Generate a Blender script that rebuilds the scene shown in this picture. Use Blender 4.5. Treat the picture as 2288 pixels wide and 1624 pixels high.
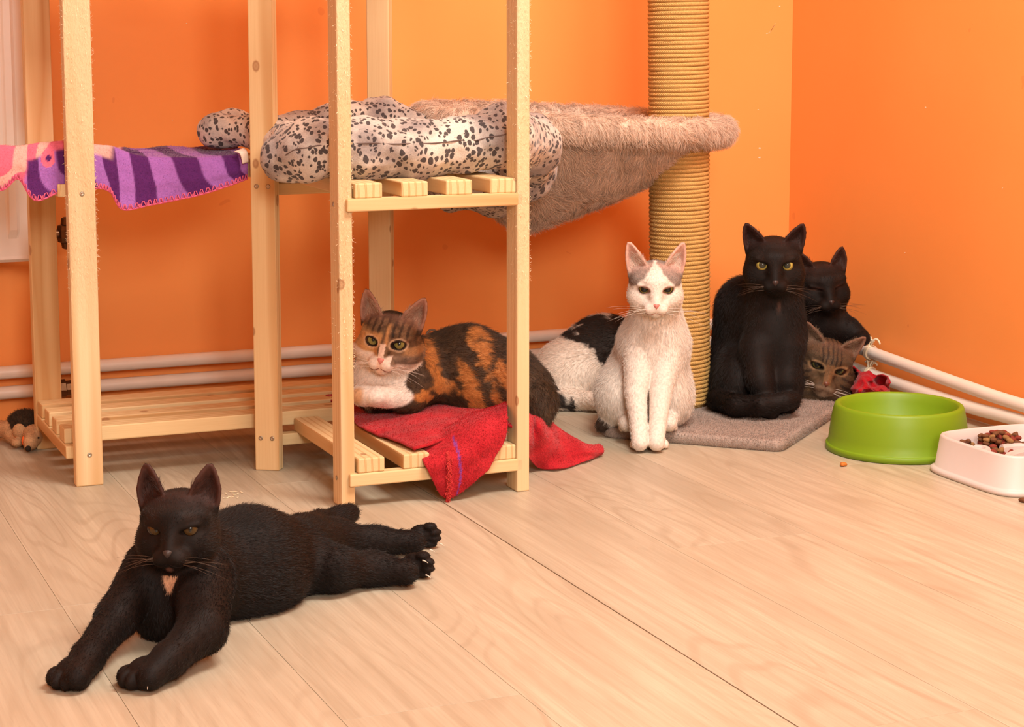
import bpy, bmesh, math, random
import numpy as np
from mathutils import Vector, Matrix

for o in list(bpy.data.objects):
    bpy.data.objects.remove(o, do_unlink=True)
scene = bpy.context.scene
COL = scene.collection
rng = np.random.default_rng(7)
random.seed(7)
PI = math.pi

# ------------------------------------------------------------------ camera
CAM_H, FOC, PITCH, PPX, PPY, YAW = 0.78, 4300.0, math.radians(7.5), 1144.0, 620.0, math.radians(23)
cam = bpy.data.objects.new('camera', bpy.data.cameras.new('camera'))
COL.objects.link(cam)
cam.location = (0, 0, CAM_H)
cam.rotation_euler = (PI / 2 - PITCH, 0, -YAW)
cam.data.sensor_width = 36.0
cam.data.lens = 36.0 * FOC / 2288.0
cam.data.shift_y = -(812.0 - PPY) / 2288.0
cam.data.clip_start = 0.02
scene.camera = cam

# ------------------------------------------------------------------ light
world = bpy.data.worlds.new('room_air'); scene.world = world
world.use_nodes = True
world.node_tree.nodes['Background'].inputs[0].default_value = (1.0, 0.85, 0.7, 1)
world.node_tree.nodes['Background'].inputs[1].default_value = 0.15
def area_lamp(name, loc, target, size, power, color, size_y=None):
    l = bpy.data.lights.new(name, 'AREA'); l.energy = power; l.color = color
    l.shape = 'RECTANGLE'; l.size = size; l.size_y = size_y or size
    o = bpy.data.objects.new(name, l); COL.objects.link(o); o.location = loc
    o.rotation_euler = (Vector(target) - Vector(loc)).to_track_quat('-Z', 'Y').to_euler()
    return o
area_lamp('ceiling_lamp', (1.50, 1.95, 2.44), (1.6, 2.8, 0.4), 1.0, 66, (1.0, 0.95, 0.87))
area_lamp('photo_lamp', (0.15, -1.35, 1.80), (1.35, 3.3, 0.5), 0.9, 54, (1.0, 0.95, 0.87))
scene.view_settings.view_transform = 'Standard'
scene.view_settings.look = 'None'
scene.view_settings.gamma = 1.0
scene.view_settings.use_curve_mapping = False
scene.view_settings.exposure = 0.68
scene.cycles.max_bounces = 4; scene.cycles.diffuse_bounces = 4; scene.cycles.glossy_bounces = 2; scene.cycles.transmission_bounces = 2
scene.cycles.caustics_reflective = False; scene.cycles.caustics_refractive = False

# ------------------------------------------------------------------ measuring helpers (camera survey -> metres)
_f0 = np.array([math.sin(YAW), math.cos(YAW), 0.0]); RIGHT = np.array([math.cos(YAW), -math.sin(YAW), 0.0]); UPW = np.array([0, 0, 1.0])
_fw = _f0 * math.cos(PITCH) - UPW * math.sin(PITCH); _up = UPW * math.cos(PITCH) + _f0 * math.sin(PITCH)
_C = np.array([0, 0, CAM_H])
AWAY = _f0
def ray(x, y): return _fw + RIGHT * (x - PPX) / FOC - _up * (y - PPY) / FOC
def at(x, y, d): return _C + ray(x, y) * d                       # point d metres from the lens plane
def fl(x, y, z=0.0):                                             # point at height z
    r = ray(x, y); return _C + r * (z - CAM_H) / r[2]
def onY(x, y, Y):
    r = ray(x, y); return _C + r * Y / r[1]
def onX(x, y, X):
    r = ray(x, y); return _C + r * X / r[0]

# ------------------------------------------------------------------ scene helpers
def setp(o, label=None, cat=None, group=None, kind=None):
    if label: o['label'] = label
    if cat: o['category'] = cat
    if group: o['group'] = group
    if kind: o['kind'] = kind
    return o
def empty(name, loc, label=None, cat=None, group=None):
    o = bpy.data.objects.new(name, None); COL.objects.link(o); o.location = tuple(loc); o.empty_display_size = 0.05
    return setp(o, label, cat, group)
def link(name, me, mat=None, parent=None, loc=None, rot=None):
    o = bpy.data.objects.new(name, me); COL.objects.link(o)
    if mat is not None and not me.materials: me.materials.append(mat)
    if loc is not None: o.location = tuple(loc)
    if rot is not None: o.rotation_euler = rot
    if parent is not None: o.parent = parent
    return o
def np_mesh(name, V, F, smooth=True):
    V = np.asarray(V, dtype=np.float32); F = np.asarray(F, dtype=np.int32)
    me = bpy.data.meshes.new(name); k = F.shape[1]
    me.vertices.add(len(V)); me.vertices.foreach_set('co', V.ravel())
    me.loops.add(F.size); me.loops.foreach_set('vertex_index', F.ravel())
    me.polygons.add(len(F)); me.polygons.foreach_set('loop_start', np.arange(0, F.size, k, dtype=np.int32))
    me.update(calc_edges=True); me.validate()
    if smooth: me.shade_smooth()
    return me
def bm_mesh(name, bm, smooth=False):
    bmesh.ops.recalc_face_normals(bm, faces=bm.faces)
    me = bpy.data.meshes.new(name); bm.to_mesh(me); bm.free()
    if smooth: me.shade_smooth()
    return me
def vcol(me, C, name='col'):
    a = me.color_attributes.new(name, 'FLOAT_COLOR', 'POINT')
    c = np.ones((len(me.vertices), 4), dtype=np.float32); c[:, :3] = C
    a.data.foreach_set('color', c.ravel())
def norm(v, axis=-1):
    return v / np.maximum(np.linalg.norm(v, axis=axis, keepdims=True), 1e-9)
def box_bm(lx, ly, lz, bev=0.0015, seg=2):
    bm = bmesh.new(); bmesh.ops.create_cube(bm, size=1.0)
    bmesh.ops.scale(bm, vec=(lx, ly, lz), verts=bm.verts)
    if bev: bmesh.ops.bevel(bm, geom=list(bm.edges), offset=bev, segments=seg, affect='EDGES', profile=0.5)
    return bm
def tube_np(pts, radii, seg=12, cap=True):
    pts = np.asarray(pts, float); n = len(pts); radii = np.broadcast_to(np.asarray(radii, float), (n,))
    t = norm(np.gradient(pts, axis=0)); ref = np.array([0, 0, 1.0]) if abs(t[0][2]) < 0.9 else np.array([1.0, 0, 0])
    V = []; u = norm(np.cross(t[0], ref))
    for i in range(n):
        u = norm(u - t[i] * (u @ t[i])); w = np.cross(t[i], u)
        a = np.arange(seg) * 2 * PI / seg
        V.append(pts[i] + radii[i] * (np.cos(a)[:, None] * u + np.sin(a)[:, None] * w))
    V = np.concatenate(V); F = []
    for i in range(n - 1):
        for j in range(seg):
            a, b = i * seg + j, i * seg + (j + 1) % seg
            F.append((a, b, b + seg, a + seg))
    if cap:
        c0 = len(V); V = np.vstack([V, pts[0], pts[-1]])
        for j in range(seg):
            F.append((c0, (j + 1) % seg, j, c0)); b = (n - 1) * seg
            F.append((c0 + 1, b + j, b + (j + 1) % seg, c0 + 1))
    return V, F
def py_mesh(name, V, F, smooth=True):
    F = [tuple(dict.fromkeys(int(i) for i in f)) for f in F]
    me = bpy.data.meshes.new(name); me.from_pydata([tuple(map(float, v)) for v in V], [], F); me.update()
    if smooth: me.shade_smooth()
    return me
def tubes_mesh(name, lst, seg=8):
    Vs, Fs, o = [], [], 0
    for pts, r in lst:
        V, F = tube_np(pts, r, seg); Vs.append(V); Fs += [tuple(i + o for i in f) for f in F]; o += len(V)
    return py_mesh(name, np.concatenate(Vs), Fs)
def catmull(P, n):
    P = np.asarray(P, float); m = len(P); Q = np.concatenate([(2 * P[0] - P[1])[None], P, (2 * P[-1] - P[-2])[None]])
    t = np.linspace(0, m - 1, n); i = np.minimum(t.astype(int), m - 2); f = (t - i).reshape((-1,) + (1,) * (P.ndim - 1))
    a, b, c, d = Q[i], Q[i + 1], Q[i + 2], Q[i + 3]
    return 0.5 * ((2 * b) + (c - a) * f + (2 * a - 5 * b + 4 * c - d) * f**2 + (3 * b - a - 3 * c + d) * f**3)
def lathe(name, prof, seg=64, smooth=True):
    V, F, n = [], [], len(prof)
    for r, z in prof:
        for j in range(seg):
            a = 2 * PI * j / seg; V.append((r * math.cos(a), r * math.sin(a), z))
    for i in range(n - 1):
        for j in range(seg):
            k = (j + 1) % seg; F.append((i * seg + j, i * seg + k, (i + 1) * seg + k, (i + 1) * seg + j))
    V.append((0, 0, prof[0][1])); V.append((0, 0, prof[-1][1])); c = len(V)
    for j in range(seg):
        F.append((c - 2, (j + 1) % seg, j)); F.append((c - 1, (n - 1) * seg + j, (n - 1) * seg + (j + 1) % seg))
    return py_mesh(name, V, F, smooth)
def _hash(ix, iy, iz, seed):
    h = (ix.astype(np.int64) * 374761393 + iy.astype(np.int64) * 668265263 + iz.astype(np.int64) * 1274126177 + seed * 974711) & 0xffffffff
    h = ((h ^ (h >> 13)) * 1274126177) & 0xffffffff
    h = (h ^ (h >> 16)) & 0xffff
    return h / 65535.0
def vnoise(P, scale, seed=0):
    p = np.asarray(P, float) * scale; i = np.floor(p).astype(np.int64); f = p - i; f = f * f * (3 - 2 * f); r = 0
    for dx in (0, 1):
        for dy in (0, 1):
            for dz in (0, 1):
                w = (f[:, 0] if dx else 1 - f[:, 0]) * (f[:, 1] if dy else 1 - f[:, 1]) * (f[:, 2] if dz else 1 - f[:, 2])
                r = r + w * _hash(i[:, 0] + dx, i[:, 1] + dy, i[:, 2] + dz, seed)
    return r * 2 - 1
def sst(a, b, x):
    t = np.clip((x - a) / (b - a), 0, 1); return t * t * (3 - 2 * t)

# ------------------------------------------------------------------ material helpers
class M:
    def __init__(s, name, rough=0.5, spec=0.5, color=(0.8, 0.8, 0.8)):
        s.m = bpy.data.materials.new(name); s.m.use_nodes = True; s.nt = s.m.node_tree
        s.b = s.nt.nodes['Principled BSDF']
        s.b.inputs['Roughness'].default_value = rough; s.b.inputs['Specular IOR Level'].default_value = spec
        s.b.inputs['Base Color'].default_value = (*color, 1)
    def n(s, typ, ins=None, **kw):
        nd = s.nt.nodes.new(typ)
        for k, v in kw.items(): setattr(nd, k, v)
        for k, v in (ins or {}).items():
            if hasattr(v, 'bl_idname') or isinstance(v, bpy.types.NodeSocket): s.nt.links.new(v, nd.inputs[k])
            else: nd.inputs[k].default_value = v
        return nd
    def set(s, k, sock):
        if isinstance(sock, bpy.types.NodeSocket): s.nt.links.new(sock, s.b.inputs[k])
        else: s.b.inputs[k].default_value = sock
    def math(s, op, a, b=0.0, clamp=False):
        nd = s.nt.nodes.new('ShaderNodeMath'); nd.operation = op; nd.use_clamp = clamp
        for i, v in enumerate((a, b)):
            if isinstance(v, bpy.types.NodeSocket): s.nt.links.new(v, nd.inputs[i])
            else: nd.inputs[i].default_value = v
        return nd.outputs[0]
    def mix(s, fac, a, b, blend='MIX'):
        nd = s.nt.nodes.new('ShaderNodeMix'); nd.data_type = 'RGBA'; nd.blend_type = blend
        for i, v in ((0, fac), (6, a), (7, b)):
            if isinstance(v, bpy.types.NodeSocket): s.nt.links.new(v, nd.inputs[i])
            elif i == 0: nd.inputs[0].default_value = v
            else: nd.inputs[i].default_value = (*v, 1) if len(v) == 3 else v
        return nd.outputs[2]
    def ramp(s, fac, stops):
        nd = s.nt.nodes.new('ShaderNodeValToRGB'); el = nd.color_ramp.elements
        while len(el) < len(stops): el.new(0.5)
        for e, (p, c) in zip(el, stops):
            e.position = p; e.color = (*c, 1) if not isinstance(c, (int, float)) else (c, c, c, 1)
        s.nt.links.new(fac, nd.inputs[0]); return nd.outputs[0]
    def obj(s): return s.n('ShaderNodeTexCoord').outputs['Object']
    def map(s, vec, scale=(1, 1, 1), loc=(0, 0, 0), rot=(0, 0, 0)):
        return s.n('ShaderNodeMapping', {'Vector': vec, 'Scale': scale, 'Location': loc, 'Rotation': rot}).outputs[0]
    def noise(s, vec, scale, detail=2.0, rough=0.5, dist=0.0):
        return s.n('ShaderNodeTexNoise', {'Vector': vec, 'Scale': scale, 'Detail': detail, 'Roughness': rough, 'Distortion': dist}).outputs[0]
    def bump(s, h, strength=0.3, dist=0.002):
        s.set('Normal', s.n('ShaderNodeBump', {'Height': h, 'Strength': strength, 'Distance': dist}).outputs[0])
    def seeded(s, vec, k=37.0):
        r = s.n('ShaderNodeObjectInfo').outputs['Random']
        v = s.n('ShaderNodeCombineXYZ', {0: s.math('MULTIPLY', r, k), 1: s.math('MULTIPLY', r, k * 1.7), 2: s.math('MULTIPLY', r, k * 0.6)}).outputs[0]
        return s.n('ShaderNodeVectorMath', {0: vec, 1: v}, operation='ADD').outputs[0], r

def plain(name, color, rough=0.5, spec=0.5, metal=0.0, nz=0.0, nscale=60, bump=0.0):
    m = M(name, rough, spec, color); m.set('Metallic', metal)
    o = m.obj()
    f = m.noise(o, nscale, 3.0)
    if nz: m.set('Base Color', m.mix(f, tuple(c * (1 - nz) for c in color), tuple(min(1, c * (1 + nz)) for c in color)))
    if bump: m.bump(f, bump, 0.002)
    return m.m

def attr_mat(name, rough=0.6, spec=0.25, nz=0.25, nscale=220, sheen=0.0, bump=0.0):
    m = M(name, rough, spec); a = m.n('ShaderNodeAttribute', attribute_name='col').outputs['Color']
    f = m.noise(m.obj(), nscale, 3.0)
    m.set('Base Color', m.mix(1.0, a, m.ramp(f, [(0.25, 1 - nz), (0.75, 1 + nz)]), 'MULTIPLY'))
    if sheen: m.set('Sheen Weight', sheen); m.set('Sheen Roughness', 0.4)
    if bump: m.bump(f, bump, 0.003)
    return m.m
def hair_mat(name, rough=0.45, spec=0.35, trans=0.0):
    m = M(name, rough, spec); a = m.n('ShaderNodeAttribute', attribute_name='col').outputs['Color']
    m.set('Base Color', a)
    return m.m
# ------------------------------------------------------------------ materials of the room
def wall_material():
    m = M('orange_wall_paint', 0.55, 0.3); o = m.obj()
    f = m.noise(o, 2.2, 4.0, 0.55); g = m.noise(o, 45, 3.0)
    c = m.mix(m.ramp(f, [(0.3, 0.0), (0.7, 1.0)]), (0.90, 0.325, 0.080), (0.93, 0.350, 0.092))
    c = m.mix(m.math('MULTIPLY', m.math('GREATER_THAN', m.noise(o, 26, 1.0), 0.79), 0.5), c, (0.78, 0.26, 0.07))
    m.set('Base Color', c); m.bump(g, 0.16, 0.0015)
    return m.m
MAT_WALL = wall_material()
MAT_CEIL = plain('white_ceiling_paint', (0.80, 0.77, 0.72), 0.8, 0.2, nz=0.03)
def plank_material():
    m = M('pale_oak_laminate', 0.42, 0.35); o = m.obj(); v, r = m.seeded(o, 11.0)
    big = m.noise(m.map(v, (6.0, 1.1, 1)), 1.6, 4.0, 0.55, 1.4)
    w = m.n('ShaderNodeTexWave', {'Vector': m.map(v, (7.0, 0.55, 1)), 'Scale': 1.6, 'Distortion': 9.0, 'Detail': 3.0, 'Detail Scale': 0.9, 'Detail Roughness': 0.6}, bands_direction='X').outputs['Fac']
    fig = m.noise(m.map(v, (6.5, 0.95, 1)), 1.0, 1.2, 0.45, 0.6)
    fig = m.math('SINE', m.math('MULTIPLY', fig, 95.0))
    fine = m.noise(m.map(v, (230, 5.0, 1)), 1.0, 4.0, 0.6)
    figm = m.math('MULTIPLY', m.ramp(fig, [(0.45, 0.0), (0.95, 1.0)]), m.ramp(m.noise(m.map(v, (5, 0.8, 1)), 1.3, 2.0), [(0.35, 0.05), (0.62, 0.34)]))
    pores = m.noise(m.map(v, (420, 22.0, 1)), 1.0, 2.0, 0.5)
    c = m.mix(m.ramp(big, [(0.30, 0.0), (0.72, 1.0)]), (0.385, 0.325, 0.235), (0.545, 0.475, 0.36))
    c = m.mix(m.math('MULTIPLY', m.ramp(w, [(0.50, 0.0), (0.95, 1.0)]), 0.34), c, (0.35, 0.275, 0.185))
    c = m.mix(m.math('MULTIPLY', m.ramp(fine, [(0.42, 0.0), (0.66, 1.0)]), 0.42), c, (0.33, 0.26, 0.18))
    c = m.mix(m.math('MULTIPLY', m.ramp(pores, [(0.60, 0.0), (0.72, 1.0)]), 0.32), c, (0.32, 0.22, 0.145))
    c = m.mix(0.26, c, m.mix(r, (0.42, 0.37, 0.28), (0.58, 0.49, 0.36)))
    c = m.mix(figm, c, (0.30, 0.225, 0.15))
    m.set('Base Color', c); m.bump(fine, 0.05, 0.0006)
    m.set('Roughness', m.math('ADD', m.math('MULTIPLY', fine, 0.12), 0.36))
    return m.m
MAT_PLANK = plank_material()
MAT_SUB = plain('dark_joint', (0.26, 0.10, 0.05), 0.9, 0.1)

# ------------------------------------------------------------------ the room
X0, X1, Y0, Y1, ZC = -1.6, 2.316, -1.7, 3.82, 2.5
def slab(name, x0, x1, y0, y1, z0, z1, mat, kind='structure'):
    o = link(name, bm_mesh(name, box_bm(x1 - x0, y1 - y0, z1 - z0, 0)), mat, None, ((x0 + x1) / 2, (y0 + y1) / 2, (z0 + z1) / 2))
    if kind: o['kind'] = kind
    return o
floor = slab('floor', X0 - 0.1, X1 + 0.1, Y0 - 0.1, Y1 + 0.1, -0.06, -0.004, MAT_SUB)
setp(floor, 'pale oak laminate floor with a dark open seam')
wall_back = setp(slab('wall_back', X0 - 0.1, X1 + 0.1, Y1, Y1 + 0.1, -0.004, ZC, MAT_WALL), 'orange painted back wall behind the shelving')
wall_right = setp(slab('wall_right', X1, X1 + 0.1, Y0 - 0.1, Y1, -0.004, ZC, MAT_WALL), 'orange painted side wall beside the bowls')
setp(slab('wall_left', X0 - 0.1, X0, Y0 - 0.1, Y1, -0.004, ZC, MAT_WALL), 'orange painted wall opposite the bowls')
setp(slab('wall_front', X0, X1, Y0 - 0.1, Y0, -0.004, ZC, MAT_CEIL), 'white wall facing the shelving')
setp(slab('ceiling', X0 - 0.1, X1 + 0.1, Y0 - 0.1, Y1 + 0.1, ZC, ZC + 0.1, MAT_CEIL), 'plain white ceiling')
# planks: boards run towards the back wall, one column has an open seam beside it
xs = [0.425 - 0.2145 * k for k in range(10, 0, -1)] + [0.425, 0.640, 0.860, 1.103, 1.322, 1.556, 1.790, 2.010, 2.230, 2.45]
ends = {0.425: [-0.6, 0.68, 2.557], 0.640: [-1.0, 0.72, 2.00], 0.860: [-0.4, 1.05, 3.12], 1.103: [-0.9, 0.5, 1.75, 3.35], 1.322: [-0.2, 1.2, 2.49], 1.556: [-0.7, 0.7, 1.95, 3.45], 1.79: [-1.1, 0.1, 1.45, 2.86]}
plank_cache = {}
def plank(x0, x1, y0, y1):
    g = 0.00025; w, l = round(x1 - x0 - 2 * g, 4), round(y1 - y0 - 2 * g, 4)
    if (w, l) not in plank_cache:
        plank_cache[(w, l)] = bm_mesh('plank', box_bm(w, l, 0.004, 0.0002, 1))
    o = link('plank', plank_cache[(w, l)], MAT_PLANK, None, ((x0 + x1) / 2, (y0 + y1) / 2, -0.002))
    o.parent = floor; o.location = Vector(o.location) - Vector(floor.location)
for i in range(len(xs) - 1):
    a, b = xs[i], xs[i + 1]
    if a > X1: break
    if abs(a - 1.103) < 1e-6: a += 0.0016                          # the open seam
    b = min(b, X1)
    if b <= X0: continue
    a = max(a, X0)
    e = ends.get(round(xs[i], 3), [Y0 + 0.35 + 0.47 * (i % 3) + 1.3 * k for k in range(4)])
    e = [Y0] + [v for v in e if Y0 < v < Y1] + [Y1]
    for p, q in zip(e[:-1], e[1:]): plank(a, b, p, q)
# chipped paint specks on the walls
MAT_CHIP = plain('bare_plaster', (0.82, 0.66, 0.50), 0.8, 0.2)
def chip(parent, p, nrm, pts):
    nrm = np.array(nrm, float); u = np.cross([0, 0, 1.0], nrm); bm = bmesh.new(); fv = []
    p = np.array(p, float)
    for h in (0.0, 0.0004):
        fv.append([bm.verts.new(tuple(p + u * a + np.array([0, 0, 1.0]) * b + nrm * h - np.array(parent.location))) for a, b in pts])
    n = len(pts); bm.faces.new(fv[1])
    for i in range(n): bm.faces.new((fv[0][i], fv[0][(i + 1) % n], fv[1][(i + 1) % n], fv[1][i]))
    o = link('paint_chip', bm_mesh('paint_chip', bm), MAT_CHIP); o.parent = parent
def poly(r, n=7, sq=0.6):
    return [(r * random.uniform(0.6, 1) * math.cos(2 * PI * i / n), sq * r * random.uniform(0.6, 1) * math.sin(2 * PI * i / n)) for i in range(n)]
for px, py, r in [(1697, 331, 0.0042), (1697, 352, 0.0038), (1455, 515, 0.002), (1694, 245, 0.002), (1742, 14, 0.0025), (385, 268, 0.0018), (417, 52, 0.0018)]:
    chip(wall_back, onY(px, py, Y1), (0, -1, 0), poly(r))
arc = [(-0.012 + 0.024 * t, 0.010 - 0.024 * t - 0.006 * math.sin(PI * t)) for t in np.linspace(0, 1, 8)]
chip(wall_back, onY(1722, 62, Y1), (0, -1, 0), [(-a, b) for a, b in arc] + [(-a + 0.001, b + 0.0012) for a, b in arc[::-1]])
for px, py, r in [(2068, 240, 0.003), (2022, 565, 0.0022), (1990, 800, 0.003), (2240, 420, 0.0015)]:
    chip(wall_right, onX(px, py, X1), (-1, 0, 0), poly(r))
# ------------------------------------------------------------------ pine shelving unit (L-shaped, corner posts set diagonally)
def wood_material(name, light, dark, rough_sawn=0.0):
    m = M(name, 0.62, 0.25); v, r = m.seeded(m.obj(), 9.0)      # local X runs along the grain
    hgt = m.n('ShaderNodeSeparateXYZ', {0: m.obj()}).outputs[0]; msk = m.ramp(m.math('ADD', m.math('ADD', hgt, 0.5), m.math('MULTIPLY', m.noise(m.map(v, (5, 20, 20)), 1.0, 2.0), 0.22)), [(0.12, 0.0), (0.30, 1.0)])
    rings = m.n('ShaderNodeTexWave', {'Vector': m.map(v, (0.9, 26, 17)), 'Scale': 1.0, 'Distortion': 3.2, 'Detail': 2.0, 'Detail Scale': 0.7, 'Detail Roughness': 0.5}, bands_direction='Y').outputs['Fac']
    fine = m.noise(m.map(v, (7, 420, 420)), 1.0, 3.0, 0.6)
    tone = m.noise(m.map(v, (2.0, 12, 12)), 1.0, 2.0)
    c = m.mix(m.ramp(tone, [(0.3, 0.0), (0.7, 1.0)]), light, tuple(0.93 * a + 0.07 * b for a, b in zip(light, dark)))
    c = m.mix(m.math('MULTIPLY', m.ramp(rings, [(0.74, 0.0), (0.94, 1.0), (1.0, 0.25)]), m.math('SUBTRACT', 0.85, m.math('MULTIPLY', msk, 0.5)) if rough_sawn else 0.85), c, dark)
    c = m.mix(m.math('MULTIPLY', m.ramp(fine, [(0.45, 0.0), (0.75, 1.0)]), 0.16), c, dark)
    vo = m.n('ShaderNodeTexVoronoi', {'Vector': m.map(v, (13, 20, 20)), 'Scale': 1.0}, feature='F1')
    pick = m.math('GREATER_THAN', m.n('ShaderNodeSeparateColor', {0: vo.outputs['Color']}).outputs[0], 0.72)
    knot = m.ramp(vo.outputs['Distance'], [(0.0, 1.0), (0.07, 0.7), (0.11, 1.0), (0.15, 0.0)])
    c = m.mix(m.math('MULTIPLY', m.math('MULTIPLY', knot, pick), 0.75), c, (0.30, 0.12, 0.045))
    m.set('Base Color', c)
    if rough_sawn:
        h = m.noise(m.map(v, (90, 260, 260)), 1.0, 5.0, 0.7)
        m.bump(m.math('MULTIPLY', h, msk), 0.8 * rough_sawn, 0.004)
    else: m.bump(fine, 0.12, 0.001)
    return m.m
MAT_PINE = wood_material('pine_planed', (0.73, 0.545, 0.295), (0.50, 0.255, 0.085))
MAT_PINE_ROUGH = wood_material('pine_rough_sawn', (0.77, 0.60, 0.36), (0.58, 0.35, 0.15), 1.0)
MAT_STEEL = plain('screw_steel', (0.42, 0.36, 0.28), 0.35, 0.5, 0.9)
MAT_DARK = plain('dark_recess', (0.03, 0.02, 0.015), 0.8, 0.1)
unit = empty('shelving_unit', (0.905, 3.24, 0), 'L-shaped pine shelving unit with slatted shelves and rough square legs', 'shelf')
UO = np.array(unit.location)
beam_cache = {}
def beam(name, c, L, a, b, axis, mat, rotz=0.0, parent=unit, bev=0.0022):
    """c centre, L length, a and b cross-section; local X is the grain; axis x, y or z"""
    key = (name, round(L, 4), round(a, 4), round(b, 4), mat.name)
    if key not in beam_cache:
        bm = box_bm(L, a, b, bev, 2); beam_cache[key] = bm_mesh(name, bm)
    R = {'x': Matrix.Identity(3), 'y': Matrix.Rotation(PI / 2, 3, 'Z'), 'z': Matrix.Rotation(-PI / 2, 3, 'Y')}[axis]
    o = link(name, beam_cache[key], mat)
    o.parent = parent; o.rotation_euler = (Matrix.Rotation(rotz, 3, 'Z') @ R).to_euler()
    o.location = tuple(np.array(c, float) - UO)
    return o
LEGH = 1.42
def leg(cx, cy, wx, wy, mat, rotz=0.0):
    return beam('leg', (cx, cy, LEGH / 2), LEGH, wy, wx, 'z', mat, rotz)   # local Z -> world X, local Y -> world Y
legA = leg(0.5905, 3.2425, 0.046, 0.025, MAT_PINE_ROUGH)
legL = leg(0.5775, 3.5620, 0.048, 0.025, MAT_PINE)
legB = leg(0.9065, 3.2330, 0.044, 0.025, MAT_PINE, math.radians(-34))
legC = leg(0.9485, 2.9370, 0.023, 0.046, MAT_PINE_ROUGH)
legD = leg(1.2540, 2.9290, 0.023, 0.046, MAT_PINE_ROUGH)
legE = leg(1.2440, 3.5950, 0.046, 0.025, MAT_PINE, math.radians(-36))
def set_of_shelves(zr):                       # zr: underside of the right wing's front rail
    r0, r1, s1 = zr, zr + 0.021, zr + 0.045
    q0, q1, q2 = zr + 0.009, zr + 0.031, zr + 0.057
    # right wing: front rail, right rail, four slats running to the back
    beam('rail', (1.1015, 2.917, (r0 + r1) / 2), 0.305, 0.022, 0.021, 'x', MAT_PINE)
    beam('rail', (1.080, 3.262, (r0 + r1) / 2), 0.33, 0.022, 0.021, 'x', MAT_PINE)
    for x in (0.9865, 1.0645, 1.1420, 1.2190):
        beam('slat', (x, 3.090, (r1 + s1) / 2), 0.362, 0.046, s1 - r1, 'y', MAT_PINE)
    # left wing: end rails and four slats running along the wall
    beam('rail', (0.566, 3.402, (q0 + q1) / 2), 0.300, 0.022, q1 - q0, 'y', MAT_PINE)
    beam('rail', (1.205, 3.430, (q0 + q1) / 2), 0.30, 0.022, q1 - q0, 'y', MAT_PINE)
    for y in (3.298, 3.374, 3.450, 3.526):
        x0 = 0.557 if y > 3.3 else 0.557
        beam('slat', ((x0 + 1.222) / 2, y, (q1 + q2) / 2), 1.222 - x0, 0.047, q2 - q1, 'x', MAT_PINE)
    return s1, q2
set_of_shelves(0.036); SH_R, SH_L = set_of_shelves(0.4835); set_of_shelves(0.985)
LOW_R, LOW_L = 0.081, 0.093
screw_me = lathe('screw', [(0.0006, 0.0), (0.0036, 0.0002), (0.0040, 0.0007), (0.0028, 0.0011), (0.0012, 0.0006), (0.0004, 0.0002)], 16)
def screw(parent, p, nrm):
    o = link('screw', screw_me, MAT_STEEL); R = Vector(nrm).to_track_quat('Z', 'X').to_matrix()
    Mw = Matrix.Translation(Vector(tuple(np.array(p, float) - UO))) @ R.to_4x4()
    pm = Matrix.Translation(parent.location) @ parent.rotation_euler.to_matrix().to_4x4()
    o.parent = parent; o.matrix_basis = pm.inverted() @ Mw
for z in (0.054, 0.499): screw(legA, (0.591, 3.2300, z), (0, -1, 0))
bn = np.array([-math.sin(math.radians(34)), -math.cos(math.radians(34)), 0]); bt = np.array([math.cos(math.radians(34)), -math.sin(math.radians(34)), 0])
for z in (0.058, 0.502):
    for s in (-0.011, 0.010): screw(legB, np.array([0.9065, 3.2330, z]) + bn * 0.0125 + bt * s, bn)
for z in (0.046, 0.494): screw(legC, (0.937, 2.940, z), (-1, 0, 0))
# splinters on the rough-sawn legs
def splinters(parent, cx, cy, wx, wy, zlo, zhi, n):
    V, F = [], []
    for _ in range(n):
        z = random.uniform(zlo, zhi) if random.random() < 0.75 else random.uniform(zlo, 0.95)
        face = random.choice('fffll')
        r2 = np.array([random.uniform(-1, 1), random.uniform(-1, 1)])
        if face == 'f': p = np.array([cx + r2[0] * wx / 2, cy - wy / 2 - 0.0004, z]); nn = np.array([0, -1.0, 0]); uu = np.array([1.0, 0, 0])
        else: p = np.array([cx - wx / 2 - 0.0004, cy + r2[1] * wy / 2, z]); nn = np.array([-1.0, 0, 0]); uu = np.array([0, 1.0, 0])
        if random.random() < 0.35:   # along the right front arris
            p = np.array([cx + wx / 2, cy - wy / 2, z]); nn = norm(np.array([1.0, -0.6, 0])); uu = np.array([0.5, 1, 0])
        L = random.uniform(0.002, 0.0065); w = random.uniform(0.00018, 0.0004)
        d = norm(np.array([0, 0, random.choice((-1, 1)) * random.uniform(0.4, 1.2)]) + nn * random.uniform(0.1, 0.9) + uu * random.uniform(-0.6, 0.6))
        s = norm(np.cross(d, nn)); b = len(V); e = p + d * L * 0.55 + nn * L * 0.25; t = p + d * L + nn * L * 0.1
        V += [p - s * w, p + s * w, e + s * w * 0.8, e - s * w * 0.8, t, p - nn * 0.0003 + d * 0.001]
        F += [(b, b + 1, b + 2, b + 3), (b + 3, b + 2, b + 4), (b, b + 3, b + 5), (b + 1, b + 5, b + 2)]
    o = link('splinters', py_mesh('splinters', np.array(V) - UO, F, False), MAT_SPL); o['kind'] = 'stuff'
    pm = Matrix.Translation(parent.location) @ parent.rotation_euler.to_matrix().to_4x4()
    o.parent = parent; o.matrix_basis = pm.inverted()
MAT_SPL = plain('wood_fibre', (0.90, 0.76, 0.52), 0.6, 0.3)
splinters(legA, 0.5905, 3.2425, 0.046, 0.025, 0.33, 0.85, 420)
splinters(legC, 0.9485, 2.9370, 0.023, 0.046, 0.22, 0.85, 420)
splinters(legD, 1.2540, 2.9290, 0.023, 0.046, 0.36, 0.85, 260)

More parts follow.
